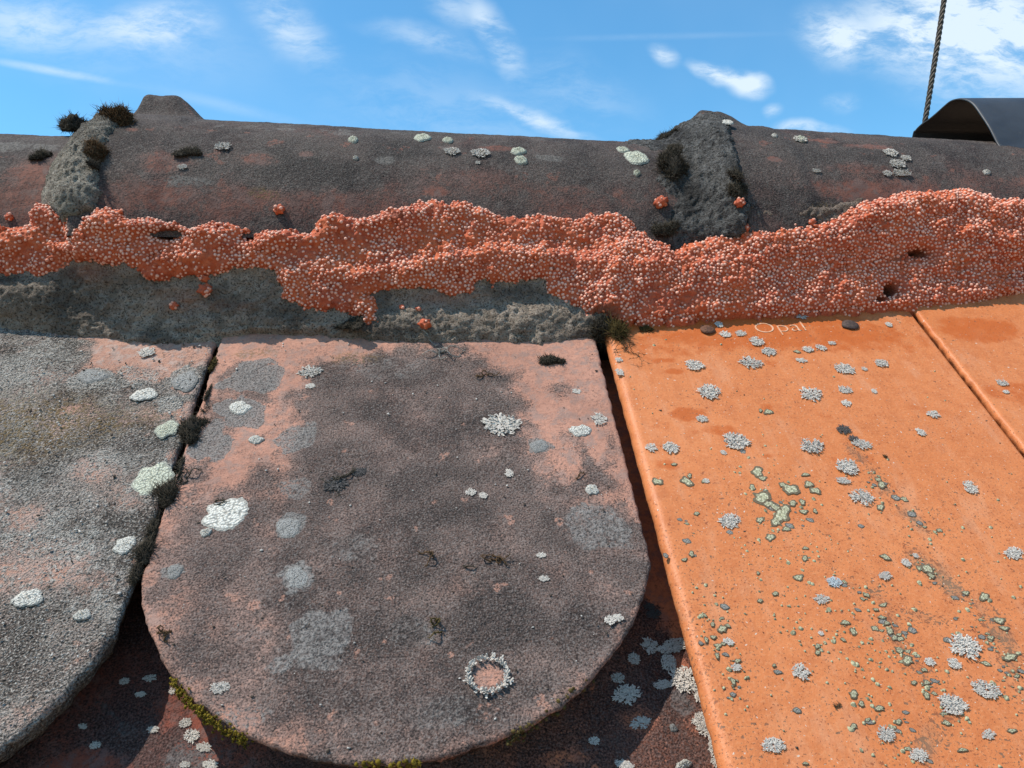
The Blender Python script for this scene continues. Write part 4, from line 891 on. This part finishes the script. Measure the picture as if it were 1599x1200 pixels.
# ------------------------------------------------------------------ placing things on what is built: ray from a photograph pixel
bpy.context.view_layer.update(); dg = bpy.context.evaluated_depsgraph_get()
TREES = [(o.matrix_world.copy(), BVHTree.FromObject(o, dg)) for o in scene.objects if o.type == 'MESH' and o.name.split('.')[0] in ('roof_tile', 'ridge_tile', 'mortar_bed', 'repair_mortar', 'mortar_collar')]
def hit(px, py):
    o = Vector(CAM); d = Vector(ray(px, py)).normalized(); best = None
    for mw, tr in TREES:
        inv = mw.inverted(); lo_ = inv @ o; ld = (inv.to_3x3() @ d)
        L, Nn, i, ds = tr.ray_cast(lo_, ld)
        if L is not None:
            Wp = mw @ L; dd = (Wp-o).length
            if best is None or dd < best[2]:
                nw = (mw.to_3x3() @ Nn).normalized()
                if nw.dot(d) > 0: nw = -nw
                best = (Wp, nw, dd)
    return best
def put_ridge(parent, me, px, py, rx, ry, hz, R=None):
    h_ = hit(px, py)
    if h_ is None: return
    L, n, dd = h_; v = Vector(L)-Vector((0, RY, RZ)); n = Vector((0, v.y, v.z)).normalized()
    q = n.to_track_quat('Z', 'X'); k = dd/FPX; X = Vector((1, 0, 0)); Yv = n.cross(X); rot = Matrix((X, Yv, n)).transposed().to_quaternion()
    fs = max(.3, abs(n.dot(Vector(ray(px, py)).normalized())))
    o = obj('lichen', me, parent, Vector(L)+n*.0003-Vector((0, RY, RZ))-parent.location, rot)
    o.scale = (rx*k, min(ry*k/fs, rx*k*1.5), hz if hz else rx*k*.7); return o
for q, k in [((660, 216, 14, 6), 'pale'), ((700, 220, 10, 4), 'pale'), ((810, 237, 13, 6), 'pale'), ((814, 251, 12, 7), 'pale'), ((552, 219, 9, 5), 'pale'), ((556, 248, 5, 3), 'white'), ((994, 247, 22, 10), 'pale'), ((995, 271, 6, 5), 'pale'), ((973, 235, 12, 4), 'pale')]:
    put_ridge(r1, CR[k][int(rng.integers(3))], *q, .02)
for q in [(706, 238, 14, 6), (750, 241, 17, 7), (747, 255, 5, 3), (350, 230, 14, 6), (285, 262, 8, 4)]: put_ridge(r1, FOL['g', 'mid'][int(rng.integers(4))], *q, None)
for q, k in [((1136, 192, 11, 4), 'white'), ((1210, 213, 5, 2), 'white'), ((1251, 218, 10, 4), 'pale'), ((1541, 270, 6, 3), 'white')]: put_ridge(r2, CR[k][int(rng.integers(3))], *q, .02)
for q in [(1390, 240, 12, 5), (1402, 257, 14, 6), (1415, 248, 9, 4), (1385, 272, 8, 4), (1408, 272, 16, 5), (1250, 219, 12, 4), (1275, 268, 8, 3)]: put_ridge(r2, FOL['g', 'mid'][int(rng.integers(4))], *q, None)

# ------------------------------------------------------------------ moss, dry sprigs, crumbs
def blades(dirs, bases, lens, w, bend, r):
    """thin three-sided bent blades; returns V, F, tip"""
    n = len(bases); V = np.zeros((n, 7, 3)); tip = np.tile(np.array([0, 0, 0, .6, .6, .6, 1.]), (n, 1))
    up = r.normal(size=(n, 3)); a = np.cross(dirs, up); a /= np.linalg.norm(a, axis=1, keepdims=True)+1e-9; b_ = np.cross(dirs, a)
    bd_ = r.normal(size=(n, 3))*bend
    for k in range(3):
        o_ = math.cos(k*2.094)*a+math.sin(k*2.094)*b_
        V[:, k] = bases+o_*w[:, None]
        V[:, 3+k] = bases+(dirs+.4*bd_)*(lens*.55)[:, None]+o_*(w*.8)[:, None]
    V[:, 6] = bases+(dirs+bd_)*lens[:, None]
    f = np.array([[0, 1, 4], [0, 4, 3], [1, 2, 5], [1, 5, 4], [2, 0, 3], [2, 3, 5], [3, 4, 6], [4, 5, 6], [5, 3, 6]])
    F = (f[None]+(np.arange(n)*7)[:, None, None]).reshape(-1, 3)
    return V.reshape(-1, 3), F, tip.ravel()
def tuft(mat, w, d, h, seed, n=420, blen=.0028, wild=0):
    """a crumbly cushion: several rough lumps grown over with very short fine leaves"""
    r = np.random.default_rng(seed); S = np.array([w, d, h]); parts, tips = [], []; cores = []
    V0, F0 = ICO3
    for i in range(9):
        a = r.uniform(0, 6.28); q = math.sqrt(r.random())*.72*(i > 0); rad = r.uniform(.18, .40) if i else .50
        c = np.array([math.cos(a)*q, math.sin(a)*q, .05+r.uniform(-.1, .25)*(1-q)])
        V = V0*(1+.16*r.normal(size=(len(V0), 1)))*rad+c; V[:, 2] = np.maximum(V[:, 2], -.2)
        core = V*S; parts.append((core, [F0])); tips.append(r.uniform(0, .35)*np.ones(len(V0))*(r.random(len(V0)) < .6)); cores.append((core, (V0/S)))
    nb_ = int(n*4.0/9)
    for core, nn in cores:
        k = r.integers(0, len(core), nb_); bs = core[k]; dr = nn[k]/(np.linalg.norm(nn[k], axis=1, keepdims=True)+1e-9)+.8*r.normal(size=(nb_, 3)); dr[:, 2] += .3
        dr /= np.linalg.norm(dr, axis=1, keepdims=True); ok = bs[:, 2] > -.15*h; bs, dr = bs[ok], dr[ok]
        bV, bF, bt = blades(dr, bs, blen*.80*r.uniform(.3, 1.2, len(bs)), .00014*r.uniform(.7, 1.6, len(bs)), .55, r); parts.append((bV, [bF])); tips.append(bt*r.uniform(.4, 1.0))
    if wild:
        kk = r.integers(0, len(V0), wild); b2 = cores[0][0][kk]; d2 = r.normal(size=(wild, 3)); d2[:, 2] = np.abs(d2[:, 2])*.5+.1; d2 /= np.linalg.norm(d2, axis=1, keepdims=True)
        sV, sF, stp = blades(d2, b2, blen*r.uniform(.9, 1.6, wild), np.full(wild, .00012), .6, r); parts.append((sV, [sF])); tips.append(stp)
    VV, FF = merge(parts); return mesh('moss_tuft', VV, FF, mat, dict(tip=np.concatenate(tips)))
def frame_rot(n, tilt=0.0):
    n = Vector(n).normalized(); X = Vector((1, 0, 0)); X = (X-n*X.dot(n)).normalized(); Yv = n.cross(X); return Matrix((X, Yv, n)).transposed().to_quaternion()
def moss(px, py, wpx, hpx, mat, label, seed, n=420, blen=.0028, wild=0, hh=None, spin=0.0, group=None, lift=0.0):
    h_ = hit(px, py)
    if h_ is None: h_ = (Vector(hit_cyl(px, py, .09)), Vector((0, -.5, .85)), .45)
    if group == G2: h_ = (Vector(roofP(*pl(px, py, 0), -.0015)), Vector(u_n), h_[2])      # fills the joint up to the tile surface
    L, nrm, dd = h_; k = dd/FPX; w = wpx*k; view = -Vector(ray(px, py)).normalized()
    nn = (nrm+Vector((0, 0, .35))).normalized(); fs = max(.4, abs(nn.dot(view))); d = min(hpx*k/fs, w*1.6) if hpx < wpx*1.3 else hpx*k/fs
    hz = hh if hh else .6*min(w, hpx*k)
    o = obj('moss_tuft', tuft(mat, w, d, hz, seed, n, blen, wild), None, L+nn*lift, frame_rot(nn))
    if spin: o.rotation_quaternion = o.rotation_quaternion @ Vector((0, 0, 1)).rotation_difference(Vector((0, 0, 1))) @ Matrix.Rotation(spin, 3, 'Z').to_quaternion()
    return tag(o, label, 'moss', group)
G1 = 'moss cushions on the ridge'; G2 = 'moss growing in the tile joints'
moss(188, 186, 28, 22, M_mossb, 'large round brown moss cushion on the cement beside the left knob', 1, 900, .0040, 20, hh=.008, group=G1)
moss(116, 200, 22, 15, M_mossk, 'black moss cushion with a pointed tip against the sky at left', 2, 520, .0030, 14, hh=.009, group=G1)
moss(147, 240, 22, 15, M_mossb, 'brown moss tuft in the middle of the left cement band', 3, 520, .0030, 8, group=G1)
moss(63, 244, 13, 9, M_mossk, 'small black moss tuft at the left rim of the left cement band', 4, 260, .0024, 5, group=G1)
moss(152, 262, 8, 16, M_mossk, 'thin black moss strip below the brown tuft on the left cement band', 5, 200, .0022, group=G1)
moss(299, 237, 22, 9, M_mossk, 'flat dark moss patch on the ridge tile right of the left knob', 6, 420, .0014, 0, hh=.0012, group=G1)
moss(1050, 266, 24, 26, M_mossk, 'largest black moss cushion on the right cement band', 7, 800, .0034, 12, hh=.008, group=G1)
moss(1146, 272, 14, 10, M_mossk, 'small black moss tuft on the right side of the right cement band', 8, 300, .0024, 3, group=G1)
moss(1152, 300, 15, 16, M_mossk, 'black moss with stuck orange crumbs at the right rim of the right cement band', 9, 380, .0026, 6, group=G1)
moss(1040, 214, 24, 6, M_mossk, 'low fuzzy moss on the skyline left of the right knob', 10, 420, .0022, 6, group=G1)
moss(1062, 236, 20, 9, M_mossk, 'flat black moss near the top of the right cement band', 14, 300, .0020, 0, hh=.002, group=G1)
moss(1036, 362, 26, 14, M_mossk, 'dark ragged moss under the right cement band above the orange mortar', 11, 420, .0026, 12, hh=.003, group=G1)
moss(302, 668, 20, 22, M_mossk, 'round dark moss clump in the joint between the two old tiles', 21, 600, .0026, 14, hh=.006, group=G2)
moss(322, 638, 8, 9, M_mossk, 'small moss tuft just above the round clump in the tile joint', 22, 200, .0020, 4, group=G2)
moss(341, 560, 5, 20, M_mossg, 'thin olive moss strip at the top of the tile joint', 23, 260, .0014, 3, hh=.003, spin=-.1, group=G2)
moss(263, 768, 20, 20, M_mossk, 'ragged dark moss clump with curly strands beside the pale lichen disc', 24, 560, .0030, 26, hh=.005, group=G2)
moss(241, 822, 8, 20, M_mossk, 'narrow dark moss strip in the lower tile joint', 25, 300, .0018, 4, hh=.004, group=G2)
moss(331, 600, 4, 22, M_mossk, 'thin dark moss line in the joint above the round clump', 41, 200, .0014, 2, hh=.003, group=G2)
moss(286, 722, 5, 20, M_mossk, 'thin dark moss line in the joint below the round clump', 42, 220, .0014, 3, hh=.003, group=G2)
moss(212, 893, 8, 16, M_mossk, 'last dark moss crumb where the tile joint opens out', 43, 240, .0018, 4, hh=.004, group=G2)
moss(226, 866, 18, 18, M_mossk, 'dark moss clump at the bottom of the tile joint beside a white lichen', 26, 480, .0028, 18, hh=.005, group=G2)
moss(940, 518, 24, 20, M_mossk, 'big dark moss clump at the top of the gap beside the orange tile', 27, 700, .0044, 40, hh=.009, group='moss at the corner of the orange tile')
moss(962, 520, 14, 14, M_mossg, 'olive grassy moss tuft on the corner of the orange tile', 28, 260, .0056, 50, hh=.005, group='moss at the corner of the orange tile')
moss(861, 563, 24, 7, M_mossk, 'flat dark moss tuft near the upper right corner of the old tile', 29, 360, .0018, 10, hh=.0022)
moss(1008, 515, 12, 3, M_mossg, 'tiny olive moss along the foot of the orange mortar', 30, 160, .0016, 4, hh=.0012)
moss(545, 505, 30, 14, M_mossk, 'dark moss patch on the old cement under the hanging orange mortar', 31, 420, .0016, 0, hh=.0016)
# yellow moss on the lower rim of the old tile: small cushions strung along the edge
def rim_moss(pts, n, mat, label, seed, size=.00045):
    r = np.random.default_rng(seed); parts, tips = [], []; P3 = [roofP(*pl(a, b_, 0), 0) for a, b_ in pts]; org = P3[len(P3)//2]
    for i in range(n):
        t = r.random()*(len(P3)-1); k = int(t); c = P3[k]*(1-(t-k))+P3[k+1]*(t-k)-org
        c = c+u_n*r.uniform(-.006, .0006)+u_s*r.normal(0, .0006)+np.array([r.normal(0, .0006), 0, 0]); R = size*r.uniform(.5, 1.2)
        parts.append((ICO1[0]*R*(1+.15*r.normal(size=(42 if len(ICO1[0]) == 42 else len(ICO1[0]), 1)))+c, [ICO1[1]])); tips.append(np.full(len(ICO1[0]), r.uniform(.1, 1)))
        m_ = 7; d = r.normal(size=(m_, 3))+u_n*.8; d /= np.linalg.norm(d, axis=1, keepdims=True)
        bV_, bF_, bt_ = blades(d, np.repeat(c[None], m_, 0), R*r.uniform(1.0, 2.0, m_), np.full(m_, .00016), .3, r); parts.append((bV_, [bF_])); tips.append(bt_)
    V, F = merge(parts); return tag(obj('moss_fringe', mesh('moss_fringe', V, F, mat, dict(tip=np.concatenate(tips))), None, org), label, 'moss')
rim_moss([(268, 1062), (290, 1088), (315, 1112), (345, 1132), (385, 1152)], 330, M_mossy, 'bright yellow green moss fringe on the lower left rim of the old tile', 3)
rim_moss([(560, 1191), (600, 1193), (650, 1189)], 60, M_mossy, 'short yellow moss fringe at the bottom middle rim of the old tile', 4, .0008)
rim_moss([(790, 1152), (830, 1126), (870, 1098), (930, 1052)], 70, M_mossg, 'thin olive moss fringe on the lower right rim of the old tile', 5, .0007)

def tube(path, rad, ns=5):
    path = np.asarray(path); n = len(path); T = np.gradient(path, axis=0); T /= np.linalg.norm(T, axis=1, keepdims=True)+1e-12
    ref = np.array([.3, .2, .93]); A = np.cross(T, ref); A /= np.linalg.norm(A, axis=1, keepdims=True)+1e-12; B = np.cross(T, A)
    rad = np.broadcast_to(rad, (n,)); V = np.stack([path+(math.cos(2*math.pi*k/ns)*A+math.sin(2*math.pi*k/ns)*B)*rad[:, None] for k in range(ns)], 1).reshape(-1, 3)
    F = np.array([[i*ns+k, i*ns+(k+1) % ns, (i+1)*ns+(k+1) % ns, (i+1)*ns+k] for i in range(n-1) for k in range(ns)]); return V, F
def sprig(px, py, rpx, mat, label, seed, n=3, flat=.45, pts=None, thick=.00028):
    h_ = hit(px, py); L, nrm, dd = h_; k = dd/FPX; r = np.random.default_rng(seed); R = rpx*k; parts, tips = [], []
    for i in range(n):
        a = r.uniform(0, 6.28); p = np.array([r.normal(0, .25*R), r.normal(0, .25*R), .0004]); path = []; cur = r.normal(0, .35)
        for j in range(12):
            path.append(p.copy()); a += cur+r.normal(0, .35); st = R*r.uniform(.10, .2)
            p = p+np.array([math.cos(a)*st, math.sin(a)*st, flat*st*math.sin(j*.6+i)*1.2]); p[2] = max(p[2], .0003)
        path = np.array(path); V, F = tube(path, thick*np.linspace(1.1, .5, 12), 5); parts.append((V, [F])); tips.append(np.repeat(np.linspace(.2, .9, 12), 5))
        m_ = 26; q = r.integers(0, 11, m_); d = r.normal(size=(m_, 3)); d[:, 2] = np.abs(d[:, 2]); d /= np.linalg.norm(d, axis=1, keepdims=True)
        bV_, bF_, bt_ = blades(d, path[q], np.full(m_, .0010)*r.uniform(.5, 1.3, m_), np.full(m_, .00014), .4, r); parts.append((bV_, [bF_])); tips.append(bt_)
    V, F = merge(parts); o = obj('dry_sprig', mesh('dry_sprig', V, F, mat, dict(tip=np.concatenate(tips))), None, L, frame_rot(nrm))
    return tag(o, label, 'dry moss', 'dry sprigs lying on the tiles')
sprig(755, 588, 14, M_mossb, 'tiny curled brown sprig near the top of the old tile', 1)
sprig(528, 748, 18, M_mossk, 'tangled dark sprig on the upper left of the dark patch', 2, 5)
sprig(684, 866, 20, M_mossb, 'arched dry sprig in the middle of the old tile', 3, 2, .9)
sprig(770, 874, 20, M_mossb, 'ring shaped dry sprig right of the arched one', 4, 4)
sprig(729, 884, 12, M_mossk, 'single short dark strand between two dry sprigs', 5, 1)
sprig(684, 978, 15, M_mossg, 'upright brown sprig above the ring of grey lichen', 6, 3, 1.2)
sprig(260, 988, 14, M_mossb, 'curled dark sprig at the left rim of the old tile', 7, 4, .9)
sprig(905, 746, 14, M_mossb, 'thin brown twig above a small white lichen disc', 8, 1)
sprig(336, 786, 12, M_mossk, 'short dark sprig on top of the big white lichen disc', 9, 2)
sprig(690, 548, 22, M_mossw, 'pale branching twig of lichen hanging below the old cement', 10, 6, .7)
sprig(283, 752, 16, M_mossk, 'loose curled strands right of the ragged moss clump', 11, 4, .9)
sprig(985, 543, 26, M_mossb, 'fine dry grass strands spread on the top corner of the orange tile', 12, 7, .5, thick=.00013)
sprig(1310, 1106, 7, M_mossb, 'reddish brown splinter low on the orange tile', 13, 1, .1)
sprig(1385, 712, 8, M_mossb, 'thin rust coloured splinter in the middle of the orange tile', 14, 1, .1)

def crumb(px, py, rpx, label, seed, nbead=6):
    h_ = hit(px, py); L, nrm, dd = h_; k = dd/FPX; r = np.random.default_rng(seed); R = rpx*k
    V0, F0 = ICO3; V = V0*(1+.28*np.sin(V0[:, [0]]*5+seed)*np.cos(V0[:, [1]]*6+2*seed)+.10*r.normal(size=(len(V0), 1)))*np.array([R, R*.9, R*.8])
    o = obj('mortar_crumb', mesh('mortar_crumb', V, F0, M_paste, dict(darken=np.zeros(len(V)))), None, L+nrm*R*.3, frame_rot(nrm)); tag(o, label, 'mortar crumb', 'orange crumbs stuck around the ridge')
    if nbead:
        d = r.normal(size=(nbead, 3)); d[:, 2] = np.abs(d[:, 2]); d /= np.linalg.norm(d, axis=1, keepdims=True); bV_, bF_ = balls(d*R*.85, np.full(nbead, .0008)*r.uniform(.7, 1.2, nbead), ICO2)
        tag(obj('beads', mesh('beads', bV_, bF_, M_bead, dict(tint=np.repeat(r.random(nbead)*.6, len(ICO2[0])))), o), kind='stuff')
crumb(437, 329, 8, 'orange mortar crumb on the ridge tile above the left part of the mortar', 1)
crumb(320, 453, 10, 'orange mortar lump on the old cement at the left', 2, 8)
crumb(273, 478, 6, 'tiny bead crumb on the old cement left of the lump', 3, 3)
crumb(665, 508, 9, 'orange mortar crumb at the foot of the old cement', 4, 2)
crumb(628, 480, 4, 'single loose bead on the old cement under the hanging mortar', 5, 2)
crumb(654, 483, 4, 'single loose bead on the old cement right of another one', 6, 2)
crumb(1032, 318, 10, 'pinkish mortar crumb at the left rim of the right cement band', 7, 6)
crumb(1155, 318, 8, 'bead crumb in the black moss of the right cement band', 8, 5)
crumb(1268, 348, 5, 'small orange crumb under the ridge tile right of the cement band', 9, 3)
crumb(322, 437, 7, 'orange mortar lump hanging just below the left mortar edge', 10, 4)
crumb(1165, 357, 6, 'orange crumb where the cement band meets the orange mortar', 11, 4)
crumb(16, 340, 5, 'small bead crumb on the leftmost ridge tile', 12, 3)

# ------------------------------------------------------------------ sheet metal hood over the ridge at the right
m, t, b = material('black_sheet_metal'); v = t.objv()
n1 = t.noise(v, 30, 5, .6); n2 = t.noise(v, 300, 4, .65)
sc_ = t.noise(t.vm('MULTIPLY', v, (40, 400, 400)), 1.0, 3, .6)
c = t.mix(t.ss(n1, .35, .65), (.028, .030, .035), (.044, .047, .053)); c = t.mix(t.mul(t.ss(sc_, .70, .76), .5), c, (.25, .25, .25)); c = t.mix(t.mul(t.ss(n2, .62, .75), .35), c, (.11, .11, .105))
t.put(b.inputs['Base Color'], c); t.put(b.inputs['Roughness'], t.m('ADD', .38, t.mul(n2, .25))); b.inputs['Specular IOR Level'].default_value = .45
bump(t, b, t.add(n1, t.mul(n2, .2)), .15, .001); M_metal = m
YN, YF = .078, .175                     # near and far foot of the hood
pN = atY(1562, 234, YN); XH = pN[0]
def hoodP(px, py):                      # pixel on the open end, plane x = XH
    r = ray(px, py); q = CAM+r*((XH-CAM[0])/r[0]); return q[1], q[2]
prof = [hoodP(*q) for q in [(1562, 234), (1556, 222), (1545, 200), (1532, 180), (1522, 166), (1514, 159), (1504, 155.5), (1494, 155.5), (1484, 159), (1474, 167), (1464, 176), (1452, 186), (1440, 194), (1430, 204), (1425, 215)]]
prof = [(prof[0][0]-.006, prof[0][1]-.085), (prof[0][0]+.004, prof[0][1]-.012), (prof[0][0]+.006, prof[0][1]-.002)]+prof+[(prof[-1][0]+.012, prof[-1][1]-.03), (prof[-1][0]+.05, prof[-1][1]-.075)]
prof = np.array(prof)
fine = []
for i in range(len(prof)-1):
    p0 = prof[max(i-1, 0)]; p1 = prof[i]; p2 = prof[i+1]; p3 = prof[min(i+2, len(prof)-1)]
    for u in np.linspace(0, 1, 6, endpoint=False): fine.append(.5*((2*p1)+(-p0+p2)*u+(2*p0-5*p1+4*p2-p3)*u*u+(-p0+3*p1-3*p2+p3)*u**3))
fine = np.array(fine+[prof[-1]]); xs_ = np.concatenate([[XH], np.linspace(XH+.002, XH+.55, 40)])
V = np.array([[x_, y_+.0, z_+.0006*math.sin((x_-XH)*14+y_*60)*(x_ > XH+.001)] for x_ in xs_ for y_, z_ in fine])
hood_me = mesh('sheet_metal_hood', V-np.array([XH, prof[0][0], prof[0][1]]), grid_faces(len(xs_), len(fine))[:, ::-1], M_metal)
hood = obj('sheet_metal_hood', hood_me, None, (XH, prof[0][0], prof[0][1]))
sol = hood.modifiers.new('thickness', 'SOLIDIFY'); sol.thickness = .0008; sol.offset = 0
tag(hood, 'black folded sheet metal hood covering the ridge at the right edge', 'ridge cover')

# ------------------------------------------------------------------ wire rope
M_rope = simple('weathered_wire', (.045, .037, .030), .6, .3, .2, 500, (.12, .097, .074), .4, .0006)
wire = obj('wire_rope', None)
w0_ = atY(1441, 215, .26); w1_ = atY(1462, 85, .262); w2_ = atY(1484, -60, .264); w3_ = w2_+(w2_-w1_)*3.2
wire.location = tuple(w0_); tag(wire, 'thin twisted grey brown steel cable rising behind the metal hood', 'cable')
cps = [w0_+(w0_-w1_)*.35, w0_, w1_, w2_, w3_]; N_ = 900
tt = np.linspace(0, len(cps)-1.001, N_); ctr = []
for t_ in tt:
    i = int(t_); u = t_-i; p0, p1, p2, p3 = cps[max(i-1, 0)], cps[i], cps[min(i+1, 4)], cps[min(i+2, 4)]
    ctr.append(.5*((2*p1)+(-p0+p2)*u+(2*p0-5*p1+4*p2-p3)*u*u+(-p0+3*p1-3*p2+p3)*u**3))
ctr = np.array(ctr); ln_ = np.concatenate([[0], np.cumsum(np.linalg.norm(np.diff(ctr, axis=0), axis=1))])
T_ = np.gradient(ctr, axis=0); T_ /= np.linalg.norm(T_, axis=1, keepdims=True); A_ = np.cross(T_, np.array([1, 0, 0.])); A_ /= np.linalg.norm(A_, axis=1, keepdims=True); B_ = np.cross(T_, A_)
RW = .0022
for k in range(4):
    ph = k*math.pi/2+ln_/.019*2*math.pi; path = ctr+(np.cos(ph)[:, None]*A_+np.sin(ph)[:, None]*B_)*RW*.60-w0_
    V, F = tube(path, RW*.43, 7); obj('strand', mesh('strand', V, F, M_rope), wire)
